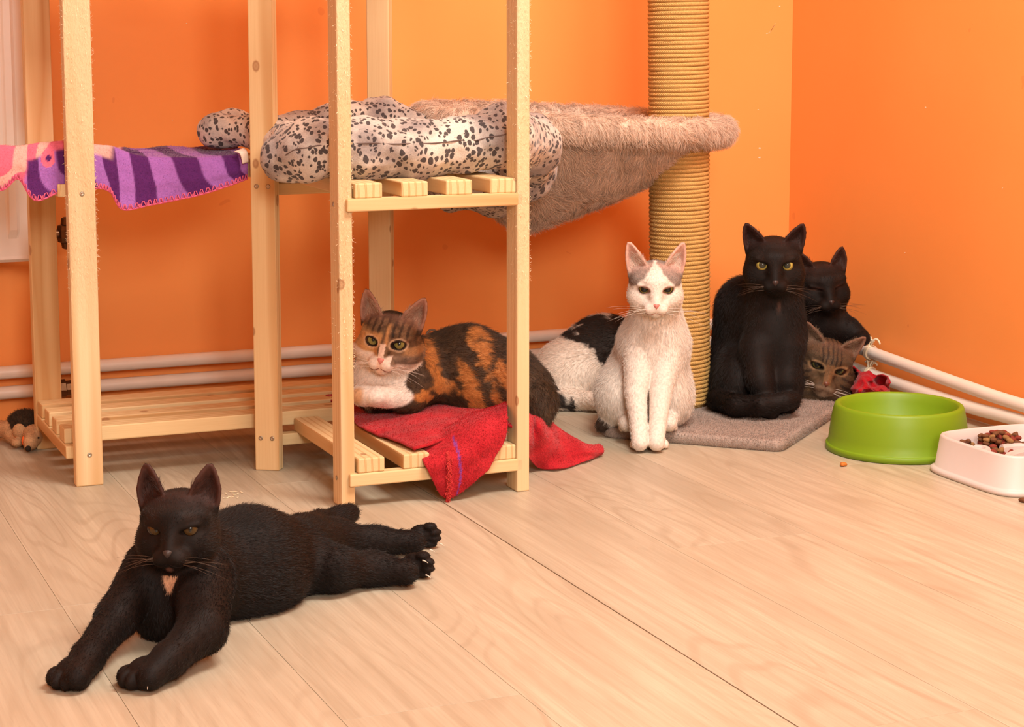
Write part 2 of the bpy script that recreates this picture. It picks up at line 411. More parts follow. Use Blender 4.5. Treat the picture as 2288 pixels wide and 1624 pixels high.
# ------------------------------------------------------------------ heating: pipes and radiator
MAT_PIPE = plain('cream_pipe_paint', (0.80, 0.70, 0.61), 0.35, 0.5, nz=0.06, nscale=25)
MAT_BRASS = plain('brown_brass', (0.30, 0.16, 0.085), 0.3, 0.5, 0.85, nz=0.3, nscale=80)
MAT_STRING = plain('pale_string', (0.82, 0.68, 0.48), 0.85, 0.2, nz=0.15, nscale=300)
def smooth_path(P, n): return catmull(P, n)
def pipe(z, zr, label, tee, offs):
    root = empty('heating_pipe', (1.2, 3.79, 0), label, 'pipe', 'heating pipes along the walls'); O = np.array(root.location)
    yb = 3.786; xr = 2.284 - offs
    P = [(-0.9, yb, z - 0.004), (0.2, yb, z - 0.001), (0.85, yb, z + 0.001), (1.5, yb, z), (2.05, yb, z), (2.20, yb - 0.008, z - 0.002), (2.262 - offs, yb - 0.07, z - 0.005), (xr, yb - 0.16, z - 0.012),
         (xr, 3.45, zr[0]), (xr, 3.10, zr[1]), (xr, 2.90, zr[2]), (xr, 2.4, zr[2] - 0.002), (xr, 1.2, zr[2])]
    V, F = tube_np(catmull(P, 240) - O, 0.0128, 18)
    link('tube', py_mesh('tube', V, F), MAT_PIPE, root)
    if tee:
        x = tee; z0 = z
        prof = [(0.0145, -0.038), (0.0185, -0.037), (0.0195, -0.024), (0.0155, -0.022), (0.0165, -0.006), (0.0165, 0.006), (0.0155, 0.022), (0.0195, 0.024), (0.0185, 0.037), (0.0145, 0.038)]
        o = link('fitting', lathe('fitting', prof, 8, False), MAT_BRASS, root, np.array([x, yb - 0.001, z0]) - O, (0, PI / 2, 0))
    # string knotted round the pipe on the side wall
    y = 3.425; zz = zr[0] - 0.001; lst = []
    for k in range(3):
        a = np.linspace(0, 2 * PI, 28); lst.append((np.stack([xr + 0.0145 * np.cos(a), y + 0.0035 * (k - 1) + 0.002 * np.sin(a * 2), zz + 0.0145 * np.sin(a)], 1) - O, 0.0022))
    for k in range(5):
        t = np.linspace(0, 1, 12); a = random.uniform(-0.5, 0.5); q = random.uniform(0.012, 0.03)
        lst.append((np.stack([xr + 0.004 * np.sin(5 * t + k), y - q * t * (1 if k % 2 else -0.6), zz + 0.0145 + 0.014 * np.sin(PI * t * 0.8) + 0.003 * np.sin(7 * t + k)], 1) - O, 0.0021))
    link('string_knot', tubes_mesh('string_knot', lst, 6), MAT_STRING, root)
    return root, O
p_up, OU = pipe(0.107, (0.088, 0.072, 0.066), 'upper cream heating pipe running along the orange walls', None, 0.0)
p_lo, OL = pipe(0.067, (0.041, 0.033, 0.036), 'lower cream heating pipe with a brown brass fitting', 0.672, 0.0)
t = np.linspace(0, PI * 1.25, 16)
c0 = onY(965, 745, 3.772); link('pipe_clip', tubes_mesh('pipe_clip', [(np.stack([c0[0] + 0.012 * np.cos(t), c0[1] + 0 * t, c0[2] - 0.004 + 0.012 * np.sin(t)], 1) - OU, 0.0028)], 8), plain('grey_clip', (0.20, 0.15, 0.11), 0.5), p_up)

MAT_RAD = plain('white_radiator_enamel', (0.82, 0.76, 0.70), 0.3, 0.5, nz=0.02)
rad = empty('radiator', (0.2, 3.74, 0.33), 'white ribbed panel radiator hung on the orange wall', 'radiator'); RO = np.array(rad.location)
rx1 = 0.588; rx0 = -0.75; rz0, rz1 = 0.332, 0.95
V, F = [], []
xsn = np.linspace(rx0, rx1, 420); prof = []
for x in xsn:
    ph = ((rx1 - 0.030 - x) / 0.0505) % 1.0; d = sst(0.0, 0.09, ph) * (1 - sst(0.36, 0.45, ph))
    prof.append(-0.006 * d if x < rx1 - 0.03 else 0.0)
zz = [rz0, rz0 + 0.006, rz0 + 0.012, rz0 + 0.045, rz0 + 0.062, rz1 - 0.06, rz1 - 0.045, rz1]
for iz, z in enumerate(zz):
    k = 1.0 if 4 <= iz <= 5 else 0.0; rim = {0: 0.006, 1: -0.002, 2: 0.0}.get(iz, 0.0)
    for x, p in zip(xsn, prof): V.append((x, 3.705 + k * p + rim, z))
n = len(xsn)
for i in range(len(zz) - 1):
    for j in range(n - 1): F.append((i * n + j, i * n + j + 1, (i + 1) * n + j + 1, (i + 1) * n + j))
b = len(V); V += [(rx0, 3.745, rz0), (rx1, 3.745, rz0), (rx1, 3.745, rz1), (rx0, 3.745, rz1)]
F += [tuple([b, b + 1] + list(range(n - 1, -1, -1))), (b + 1, b + 2, 7 * n + n - 1) + tuple(i * n + n - 1 for i in range(6, -1, -1))]
me = py_mesh('front_panel', np.array(V) - RO, F, False)
link('front_panel', me, MAT_RAD, rad)
link('rear_panel', bm_mesh('rear_panel', box_bm(rx1 - rx0 - 0.02, 0.05, 0.55, 0.004)), MAT_RAD, rad, np.array([(rx0 + rx1) / 2 - 0.01, 3.77, 0.64]) - RO)
vo = onY(140, 522, 3.745)
valve = link('valve', lathe('valve', [(0.008, -0.03), (0.012, -0.028), (0.0135, -0.018), (0.0195, -0.016), (0.021, -0.008), (0.021, 0.008), (0.0195, 0.016), (0.0135, 0.018), (0.012, 0.03), (0.008, 0.032)], 8, False), plain('dark_brass', (0.11, 0.055, 0.025), 0.3, 0.5, 0.8, nz=0.3), rad, vo + np.array([0.010, 0, 0]) - RO, (0, 0, 0))
link('valve_pipe', tubes_mesh('valve_pipe', [(np.array([[rx1 - 0.01, 3.745, vo[2]], [vo[0] + 0.03, 3.745, vo[2]]]) - RO, 0.009), (np.array([[vo[0] + 0.030, 3.748, vo[2]], [vo[0] + 0.032, 3.755, vo[2] - 0.1], [vo[0] + 0.032, 3.778, 0.125]]) - RO, 0.007)], 10), MAT_BRASS, rad)
# ------------------------------------------------------------------ soft-body modelling: smooth unions of tapered capsules, ellipsoids and thin triangles -> one closed mesh
class Blob:
    def __init__(s, h=0.002, floor=None):
        s.p = []; s.h = h; s.floor = floor
    def rc(s, a, ra, b, rb, k=0.02, fur=0.008, flow=None, tag='body', sub=False):
        a, b = np.array(a, float), np.array(b, float)
        s.p.append(dict(t='rc', a=a, b=b, ra=ra, rb=rb, k=k, fur=fur, flow=norm(b - a) if flow is None else np.array(flow, float), tag=tag, sub=sub)); return s
    def el(s, c, r, R=None, k=0.02, fur=0.008, flow=(0, 0, -1), tag='body', sub=False):
        s.p.append(dict(t='el', a=np.array(c, float), r=np.array(r, float), R=np.eye(3) if R is None else np.array(R, float), k=k, fur=fur, flow=np.array(flow, float), tag=tag, sub=sub)); return s
    def tri(s, a, b, c, r, k=0.004, fur=0.002, flow=(0, 0, 1), tag='ear'):
        s.p.append(dict(t='tri', a=np.array(a, float), b=np.array(b, float), c=np.array(c, float), r=r, k=k, fur=fur, flow=np.array(flow, float), tag=tag, sub=False)); return s
    def chain(s, pts, rad, k=0.02, fur=0.008, tag='body'):
        for i in range(len(pts) - 1): s.rc(pts[i], rad[i], pts[i + 1], rad[i + 1], k, fur, None, tag)
        return s
    @staticmethod
    def dist(q, P):
        if q['t'] == 'rc':
            ba = q['b'] - q['a']; pa = P - q['a']; t = np.clip(pa @ ba / max(ba @ ba, 1e-12), 0, 1)
            return np.linalg.norm(pa - t[:, None] * ba, axis=1) - (q['ra'] + (q['rb'] - q['ra']) * t)
        if q['t'] == 'el':
            l = (P - q['a']) @ q['R']; k0 = np.linalg.norm(l / q['r'], axis=1); k1 = np.linalg.norm(l / q['r']**2, axis=1)
            return k0 * (k0 - 1) / np.maximum(k1, 1e-6)
        a, b, c = q['a'], q['b'], q['c']; n = np.cross(b - a, c - a); n /= np.linalg.norm(n); res = None
        inside = np.ones(len(P), bool)
        for u, v in ((a, b), (b, c), (c, a)):
            e = v - u; pu = P - u; t = np.clip(pu @ e / (e @ e), 0, 1); d = np.linalg.norm(pu - t[:, None] * e, axis=1)
            res = d if res is None else np.minimum(res, d); inside &= (pu @ np.cross(n, e)) >= 0
        return np.where(inside, np.abs((P - a) @ n), res) - q['r']
    def bounds(s):
        lo, hi = np.full(3, 9.0), np.full(3, -9.0)
        for q in s.p:
            if q['sub']: continue
            if q['t'] == 'rc': pts = [(q['a'], q['ra']), (q['b'], q['rb'])]
            elif q['t'] == 'el': pts = [(q['a'], q['r'].max())]
            else: pts = [(q[x], q['r']) for x in 'abc']
            for c, r in pts: lo = np.minimum(lo, c - r); hi = np.maximum(hi, c + r)
        return lo - 0.02, hi + 0.02
    def evaluate(s, P):
        D = np.full(len(P), 1.0)
        for q in s.p:
            d = s.dist(q, P); k = q['k']
            if q['sub']:
                h = np.clip(k - np.abs(D + d), 0, None) / k; D = np.maximum(D, -d) + h * h * k * 0.25
            else:
                h = np.clip(k - np.abs(D - d), 0, None) / k; D = np.minimum(D, d) - h * h * k * 0.25
        if s.floor is not None:
            d = s.floor - P[:, 2]; k = 0.006; h = np.clip(k - np.abs(D - d), 0, None) / k; D = np.maximum(D, d) + h * h * k * 0.25
        return D
    def mesh(s):
        lo, hi = s.bounds(); h = s.h; B = 5
        nb = np.ceil((hi - lo) / (h * B)).astype(int) + 1; n = nb * B
        bi = np.stack(np.meshgrid(*[np.arange(v) for v in nb], indexing='ij'), -1).reshape(-1, 3)
        bc = lo + (bi + 0.5) * (B * h) - 0.5 * h
        db = s.evaluate(bc).reshape(tuple(nb))
        D = np.repeat(np.repeat(np.repeat(db, B, 0), B, 1), B, 2).astype(np.float32)
        ab = np.argwhere(np.abs(db) < B * h * 1.7)                      # blocks the surface can pass through
        loc = np.stack(np.meshgrid(*[np.arange(B)] * 3, indexing='ij'), -1).reshape(-1, 3)
        P = lo + (ab[:, None, :] * B + loc[None]) * h; cen = lo + (ab + 0.5) * (B * h) - 0.5 * h
        E = np.full(P.shape[:2], 1.0)
        for q in s.p:
            m = s.dist(q, cen) < B * h * 2.6 + q['k'] + 0.012
            if not m.any(): continue
            d = s.dist(q, P[m].reshape(-1, 3)).reshape(-1, B**3); k = q['k']; e = E[m]
            if q['sub']: w = np.clip(k - np.abs(e + d), 0, None) / k; E[m] = np.maximum(e, -d) + w * w * k * 0.25
            else: w = np.clip(k - np.abs(e - d), 0, None) / k; E[m] = np.minimum(e, d) - w * w * k * 0.25
        if s.floor is not None:
            d = s.floor - P[..., 2]; k = 0.006; w = np.clip(k - np.abs(E - d), 0, None) / k; E = np.maximum(E, d) + w * w * k * 0.25
        gi = ab[:, None, :] * B + loc[None]; D[gi[..., 0], gi[..., 1], gi[..., 2]] = E
        ins = D < 0
        c = [ins[a:n[0] - 1 + a, b:n[1] - 1 + b, d:n[2] - 1 + d] for a in (0, 1) for b in (0, 1) for d in (0, 1)]
        cnt = sum(x.astype(np.int8) for x in c); cells = np.argwhere((cnt > 0) & (cnt < 8))
        cid = np.full(tuple(n - 1), -1, np.int32); cid[cells[:, 0], cells[:, 1], cells[:, 2]] = np.arange(len(cells))
        S = np.zeros((len(cells), 3)); W = np.zeros(len(cells))
        corner = [np.array((a, b, d)) for a in (0, 1) for b in (0, 1) for d in (0, 1)]
        val = [D[cells[:, 0] + a, cells[:, 1] + b, cells[:, 2] + d] for a, b, d in corner]
        for i in range(8):
            for j in range(i + 1, 8):
                if np.abs(corner[i] - corner[j]).sum() != 1: continue
                x = (val[i] < 0) != (val[j] < 0); t = np.where(x, val[i] / np.where(x, val[i] - val[j], 1), 0)
                S += np.where(x[:, None], corner[i] + t[:, None] * (corner[j] - corner[i]), 0); W += x
        V = lo + (cells + S / W[:, None]) * h
        F = []
        for ax in range(3):
            sl0 = [slice(None)] * 3; sl1 = [slice(None)] * 3; sl0[ax] = slice(0, -1); sl1[ax] = slice(1, None)
            e = np.argwhere(ins[tuple(sl0)] != ins[tuple(sl1)]); o1, o2 = [a for a in range(3) if a != ax]
            e = e[(e[:, o1] > 0) & (e[:, o2] > 0)]
            q = []
            for d1, d2 in ((0, 0), (-1, 0), (-1, -1), (0, -1)):
                m = e.copy(); m[:, o1] += d1; m[:, o2] += d2; m = np.minimum(m, n - 2); q.append(cid[m[:, 0], m[:, 1], m[:, 2]])
            q = np.stack(q, 1); flip = ins[e[:, 0], e[:, 1], e[:, 2]]
            if ax == 1: flip = ~flip
            q[~flip] = q[~flip][:, ::-1]; F.append(q)
        F = np.concatenate(F); F = F[(F >= 0).all(1)]
        s.V, s.F = V, F
        return V, F
    def weights(s, P, fall=0.008):
        D = np.stack([s.dist(q, P) if not q['sub'] else np.full(len(P), 1.0) for q in s.p], 1)
        w = np.exp(-np.clip(D - D.min(1, keepdims=True), 0, 1) / fall); return w / w.sum(1, keepdims=True), D

def mesh_normals(me):
    n = np.empty(len(me.vertices) * 3, dtype=np.float32); me.vertex_normals.foreach_get('vector', n); return n.reshape(-1, 3)
def fur_curves(name, V, N, F, C, L, flow, count, mat, parent, off, lift=0.35, jitter=0.25, rad=0.00022, sag=0.15, wave=0.0, dens=None, pts=4, shade=0.18):
    """short hairs rooted all over a mesh"""
    a, b, c, d = (V[F[:, i]] for i in range(4))
    area = 0.5 * np.linalg.norm(np.cross(c - a, d - b), axis=1)
    w = area * (dens[F].mean(1) if dens is not None else 1.0) * (L[F].mean(1) > 0.0006)
    pick = rng.choice(len(F), size=count, p=w / w.sum()); q = F[pick]
    u, v = rng.random((2, count, 1))
    wt = [(1 - u) * (1 - v), u * (1 - v), u * v, (1 - u) * v]
    def lerp(A):
        A = A if A.ndim > 1 else A[:, None]
        return sum(wt[i] * A[q[:, i]] for i in range(4))
    P = lerp(V); n = norm(lerp(N)); f = lerp(flow); l = lerp(L)[:, 0] * (0.7 + 0.6 * rng.random(count)); col = lerp(C)
    f = f - n * (f * n).sum(1, keepdims=True); f = norm(f + 1e-6)
    j = rng.normal(size=(count, 3)) * jitter
    d0 = norm(f * (1 - lift) + n * lift + j); d1 = norm(f * (1 - lift * 0.45) + n * lift * 0.45 + j * 1.2 + np.array([0, 0, -sag]))
    X = np.empty((count, pts, 3), np.float32); X[:, 0] = P - n * 0.0008; cur = P - n * 0.0008; ph = rng.random(count) * 6.28
    side = np.cross(d0, n)
    for i in range(1, pts):
        t = (i - 0.5) / (pts - 1); dd = norm(d0 * (1 - t) + d1 * t)
        if wave: dd = norm(dd + side * (wave * np.sin(ph + t * 5.0))[:, None] + n * (wave * 0.5 * np.cos(ph * 1.7 + t * 4.0))[:, None])
        cur = cur + dd * (l / (pts - 1))[:, None]; X[:, i] = cur
    cu = bpy.data.hair_curves.new(name); cu.add_curves([pts] * count)
    cu.attributes['position'].data.foreach_set('vector', (X - np.asarray(off, np.float32)).ravel())
    r = np.tile(np.linspace(1.0, 0.25, pts, dtype=np.float32) * rad, count)
    ra = cu.attributes.get('radius') or cu.attributes.new('radius', 'FLOAT', 'POINT'); ra.data.foreach_set('value', r)
    ca = cu.attributes.new('col', 'FLOAT_COLOR', 'CURVE'); cc = np.ones((count, 4), np.float32)
    cc[:, :3] = col * (1 + shade * rng.normal(size=(count, 1))).clip(0.4, 1.7); ca.data.foreach_set('color', cc.ravel())
    cu.materials.append(mat)
    o = bpy.data.objects.new(name, cu); COL.objects.link(o); o.parent = parent; o['kind'] = 'stuff'
    return o
MAT_HAIR = hair_mat('animal_hair', 0.42, 0.30)
MAT_PLUSHHAIR = hair_mat('plush_fibre', 0.6, 0.25)
MAT_SKIN = attr_mat('fur_undercoat', 0.65, 0.18, 0.2)
MAT_EYE = attr_mat('glossy_eye', 0.12, 0.35, 0.0)
MAT_WHISKER = plain('whisker', (0.75, 0.66, 0.58), 0.4, 0.4)
MAT_WHISKER_DARK = plain('dark_whisker', (0.10, 0.06, 0.04), 0.4, 0.4)
# ------------------------------------------------------------------ cats
class Head:
    """local axes: x to the viewer's right, y out of the face, z up (metres at scale 1)"""
    def __init__(s, o, yaw=0, pitch=0, roll=0, scale=1.0):
        s.o = np.array(o, float); s.s = scale; y, p, r = map(math.radians, (yaw, pitch, roll))
        fwd = -AWAY * math.cos(y) + RIGHT * math.sin(y); rt = RIGHT * math.cos(y) + AWAY * math.sin(y); up = UPW.copy()
        fwd, up = fwd * math.cos(p) - up * math.sin(p), up * math.cos(p) + fwd * math.sin(p)
        rt, up = rt * math.cos(r) - up * math.sin(r), up * math.cos(r) + rt * math.sin(r)
        s.A = np.stack([rt, fwd, up], 1)
    def w(s, *v): return s.o + s.s * (s.A @ np.array(v, float))
    def wd(s, *v): return s.A @ np.array(v, float)
    def local(s, P): return (P - s.o) @ s.A / s.s
def build_head(B, H, ear=1.0, ear_out=0.0, eye_open=0.0066, jaw=1.0, lid=0.0):
    s = H.s; E = lambda c, r, k=0.014, **kw: B.el(H.w(*c), np.array(r) * s, H.A, k * s, 0.0045, tag='head', **kw)
    E((0, -0.012, 0.0085), (0.0475, 0.046, 0.0370))
    E((0, -0.010, -0.010), (0.0450 * jaw, 0.040, 0.0270))
    for x in (-1, 1):
        E((x * 0.0265, 0.006, -0.0185), (0.0250 * jaw, 0.0265, 0.0215))
        B.rc(H.w(x * 0.012, 0.029, 0.0165), 0.0095 * s, H.w(x * 0.033, 0.014, 0.0160), 0.0095 * s, 0.012 * s, 0.004, tag='head')
    E((0, 0.010, -0.030), (0.0285, 0.030, 0.0165))
    B.rc(H.w(0, 0.026, 0.012), 0.0150 * s, H.w(0, 0.0460, -0.0190), 0.0098 * s, 0.012 * s, 0.003, tag='head')
    for x in (-1, 1): E((x * 0.0098, 0.0425, -0.0300), (0.0126, 0.0132, 0.0108), 0.009)
    E((0, 0.0360, -0.0405), (0.0115, 0.0120, 0.0085), 0.006)
    for x in (-1, 1):
        c, sn = math.cos(0.26), math.sin(0.26) * x; R = H.A @ np.array([[c, 0, -sn], [0, 1, 0], [sn, 0, c]])
        B.el(H.w(x * 0.0222, 0.0400, 0.0030), np.array((0.0106, 0.0125, eye_open)) * s, R, 0.0025 * s, tag='head', sub=True)
        z = 0.003 + eye_open * 0.62 - lid
        B.rc(H.w(x * 0.0125, 0.0365, z + 0.0010), 0.0034 * s, H.w(x * 0.0325, 0.0270, z + 0.0040), 0.0034 * s, 0.003 * s, 0.002, tag='head')
    for x in (-1, 1):
        O_ = catmull([(0.0155, 0.003, 0.039), (0.0250, 0.000, 0.0555), (0.0365, -0.006, 0.0705), (0.0478, -0.010, 0.0810), (0.0520, -0.011, 0.0755), (0.0540, -0.010, 0.0580), (0.0525, -0.009, 0.0380), (0.0470, -0.008, 0.0160)], 11)
        K = (x * (0.041 + 0.5 * ear_out), -0.030, 0.034); pts_ = []
        for a_, b_, c_ in O_:
            h_ = max(0.0, c_ - 0.042); pts_.append(H.w(x * (a_ + ear_out * h_ / 0.039), b_, c_ + h_ * (ear - 1)))
        rr = 0.0025 * s; up = H.wd(x * 0.2, -0.2, 1); Kw = H.w(*K)
        for q in range(10): B.tri(pts_[q], pts_[q + 1], Kw, rr, 0.0010 * s, 0.0022, up)
        B.rc(H.w(x * 0.033, -0.014, 0.024), 0.014 * s, H.w(x * 0.040, -0.019, 0.040), 0.006 * s, 0.010 * s, 0.003, tag='head')
def paw(B, c, fwd, s=1.0, z0=0.0, fur=0.003, right=None):
    """cat foot: rounded pad and four toes; c lies on the surface it stands on"""
    f = norm(np.array([fwd[0], fwd[1], 0.0])) if right is None else np.array(fwd, float); r = np.cross(f, UPW) if right is None else np.array(right, float); u = np.cross(r, f)
    c = np.array(c, float)
    B.el(c + u * 0.0125 * s - f * 0.004 * s, (0.0165 * s, 0.020 * s, 0.0125 * s), np.stack([r, f, u], 1), 0.005, fur, f, 'paw')
    for x, y in ((-0.0135, 0.008), (-0.0047, 0.0145), (0.0047, 0.0145), (0.0135, 0.008)):
        B.el(c + r * x * s + f * y * s + u * 0.0088 * s, (0.0066 * s, 0.0110 * s, 0.0092 * s), np.stack([r, f, u], 1), 0.0018, fur, f, 'paw')
def make_eye(H, x, parent, off, iris, rim, pupil=0.30, squash=0.75, look=None, pcol=(0.012, 0.012, 0.010), r=0.0112, y=0.0238):
    s = H.s; c = H.w(x * 0.0216, y, 0.0032); nu, nv = 44, 30
    look = norm(_C - c) if look is None else look
    th = np.linspace(0, PI, nv); ph = np.arange(nu) * 2 * PI / nu
    u = norm(np.cross(look, H.wd(0, 0, 1))); v = np.cross(u, look)
    V = np.concatenate([c + r * s * (np.cos(t) * look + np.sin(t) * (np.cos(ph)[:, None] * u + np.sin(ph)[:, None] * v)) for t in th]); F = []
    for i in range(nv - 1):
        for j in range(nu): F.append((i * nu + j, i * nu + (j + 1) % nu, (i + 1) * nu + (j + 1) % nu, (i + 1) * nu + j))
    me = np_mesh('eye', V - off, F); d = norm(V - c); a = np.arccos(np.clip(d @ look, -1, 1))
    e = np.hypot((d @ u) / squash, d @ v)
    C = np.where((e < pupil)[:, None], pcol, np.where((a < 0.86)[:, None], np.array(iris) * (0.65 + 0.5 * (a / 0.86)[:, None]), np.array(rim)))
    vcol(me, C); return link('eye', me, MAT_EYE, parent)
def make_nose(H, parent, off, color):
    s = H.s; bm = bmesh.new(); bmesh.ops.create_uvsphere(bm, u_segments=20, v_segments=14, radius=1.0)
    for v in bm.verts:
        x, y, z = v.co; p = H.w(x * 0.0098 * (0.30 + 0.72 * (z + 1) / 2), 0.0530 + y * 0.0050 + 0.0010 * z - 0.10 * abs(x) * 0.02, -0.0225 + z * 0.0064); v.co = tuple(p - off)
    me = bm_mesh('nose', bm, True); return link('nose', me, plain('nose_leather', color, 0.4, 0.4, nz=0.1, nscale=300), parent)
def make_mouth(H, parent, off, color):
    s = H.s; t = np.linspace(0, 1, 10)
    L = [(np.array([H.w(0, 0.0555 - 0.003 * a, -0.0270 - 0.0070 * a) for a in t]) - off, 0.0006 * s)]
    for x in (-1, 1): L.append((np.array([H.w(x * 0.019 * a, 0.0528 - 0.011 * a * a, -0.0338 - 0.0062 * math.sin(PI * min(1, a * 0.95) * 0.75)) for a in t]) - off, 0.00065 * s))
    return link('mouth', tubes_mesh('mouth', L, 6), plain('mouth_line', color, 0.7, 0.1), parent)
def make_whiskers(H, parent, off, mat, n=7, length=0.055, seed=3):
    rr = random.Random(seed); L = []
    for x in (-1, 1):
        for i in range(n):
            b = np.array([x * (0.012 + 0.007 * rr.random()), 0.049, -0.0275 - 0.0095 * rr.random()]); d = norm(np.array([x, -0.10 + 0.35 * rr.random(), 0.28 - 0.5 * i / n]))
            l = length * rr.uniform(0.6, 1.1); t = np.linspace(0, 1, 9)
            L.append((np.array([H.w(*(b + d * l * a + np.array([0, -0.010, -0.014]) * a * a * (l / 0.05))) for a in t]) - off, np.linspace(0.00028, 0.00008, 9)))
    o = link('whiskers', tubes_mesh('whiskers', L, 4), mat, parent); o['kind'] = 'stuff'; return o

def finish_cat(B, H, base, label, colour, fur_n, eye=None, nose=(0.5, 0.2, 0.17), mouth=(0.10, 0.04, 0.03), whisk=None, rad=0.00022, furk=1.0, lift=0.33, lens=None, group=None, tuft=None, wlen=0.055):
    off = np.array(base, float); root = empty('cat', off, label, 'cat', group)
    V, F = B.mesh(); me = np_mesh('body', V - off, F); N = mesh_normals(me)
    W, D = B.weights(V); near = D.argmin(1); tags = np.array([q['tag'] for q in B.p])[near]
    flow = W @ np.stack([q['flow'] for q in B.p]); fur = W @ np.array([q['fur'] for q in B.p]) * furk
    ear_in = np.zeros(len(V))
    if H is not None:
        hw = W[:, [i for i, q in enumerate(B.p) if q['tag'] == 'head']].sum(1)[:, None]; Q = H.local(V)
        away = norm((Q - np.array([0, 0.053, -0.022])) * np.array([1, 1, 1.0]))
        flow = flow * (1 - hw) + hw * (away @ H.A.T)
        ew = W[:, [i for i, q in enumerate(B.p) if q['tag'] == 'ear']].sum(1)
        ear_in = ew * sst(0.02, 0.30, N @ H.A[:, 1]) * sst(0.021, 0.028, Q[:, 2])
        for x in (-1, 1):
            de = np.hypot((Q[:, 0] - x * 0.0222) / 1.25, Q[:, 2] - 0.003); fur = np.where((Q[:, 1] > 0.012) & (de < 0.0155), fur * sst(0.0085, 0.0155, de), fur)
        dn = np.linalg.norm(Q - np.array([0, 0.0520, -0.0230]), axis=1); fur = np.where(dn < 0.017, fur * sst(0.006, 0.017, dn), fur)
        muz = (Q[:, 1] > 0.030) & (Q[:, 2] < -0.008); fur = np.where(muz & (np.abs(Q[:, 0]) < 0.03), fur * 0.6, fur)
    else: Q = np.full_like(V, 9.0)
    C = colour(V, N, Q, tags, ear_in)
    vcol(me, C); link('body', me, MAT_SKIN, root)
    if lens is not None: fur = lens(V, N, Q, tags, fur)
    Cf = C
    if H is not None:
        inner = (ear_in > 0.5) & (Q[:, 2] < 0.060) & (np.abs(Q[:, 0]) < 0.046); fur = np.where(ear_in > 0.5, np.where(inner, 0.0085, 0.0), fur)
        if tuft is not None: Cf = np.where(inner[:, None], np.array(tuft), C)
    fur = np.where((B.floor is not None) & (V[:, 2] < (B.floor or 0) + 0.002), 0.0, fur)
    dens = 1.0 + 1.1 * (tags == 'head') + 0.5 * (tags == 'paw') + 1.0 * (tags == 'ear') * (ear_in < 0.5)
    fur_curves('fur', V, N, F, Cf, fur, norm(flow + 1e-6), fur_n, MAT_HAIR, root, off, lift=lift, jitter=0.16, rad=rad, dens=dens)
    if H is not None:
        if eye:
            for x in (-1, 1): make_eye(H, x, root, off, **eye)
        make_nose(H, root, off, nose); make_mouth(H, root, off, mouth)
        make_whiskers(H, root, off, whisk or MAT_WHISKER_DARK, length=wlen)
    return root
def lab(a, b, t): return a * (1 - t[:, None]) + b * t[:, None]
BLACK = np.array((0.0045, 0.0030, 0.0027)); BROWNBLACK = np.array((0.013, 0.0062, 0.004)); WHITE = np.array((0.72, 0.64, 0.57))
DARKT = np.array((0.030, 0.017, 0.010)); ORANGE = np.array((0.42, 0.165, 0.045)); GREY = np.array((0.235, 0.185, 0.160)); PINK = np.array((0.50, 0.25, 0.20))
def black_colour(spot=None, earc=(0.085, 0.035, 0.026)):
    def f(V, N, Q, tags, ear_in):
        n = 0.5 + 0.5 * vnoise(V, 28, 5); C = lab(np.tile(BLACK, (len(V), 1)), np.tile(BROWNBLACK, (len(V), 1)), n * 0.75)
        brow = np.exp(-(((np.abs(Q[:, 0]) - 0.024) / 0.010)**2 + ((Q[:, 2] - 0.020) / 0.006)**2)) * (Q[:, 1] > 0)
        C = lab(C, np.tile((0.030, 0.017, 0.013), (len(V), 1)), brow * 0.45)
        C = lab(C, np.tile(earc, (len(V), 1)), ear_in)
        if spot is not None: C = spot(V, Q, C)
        return C
    return f
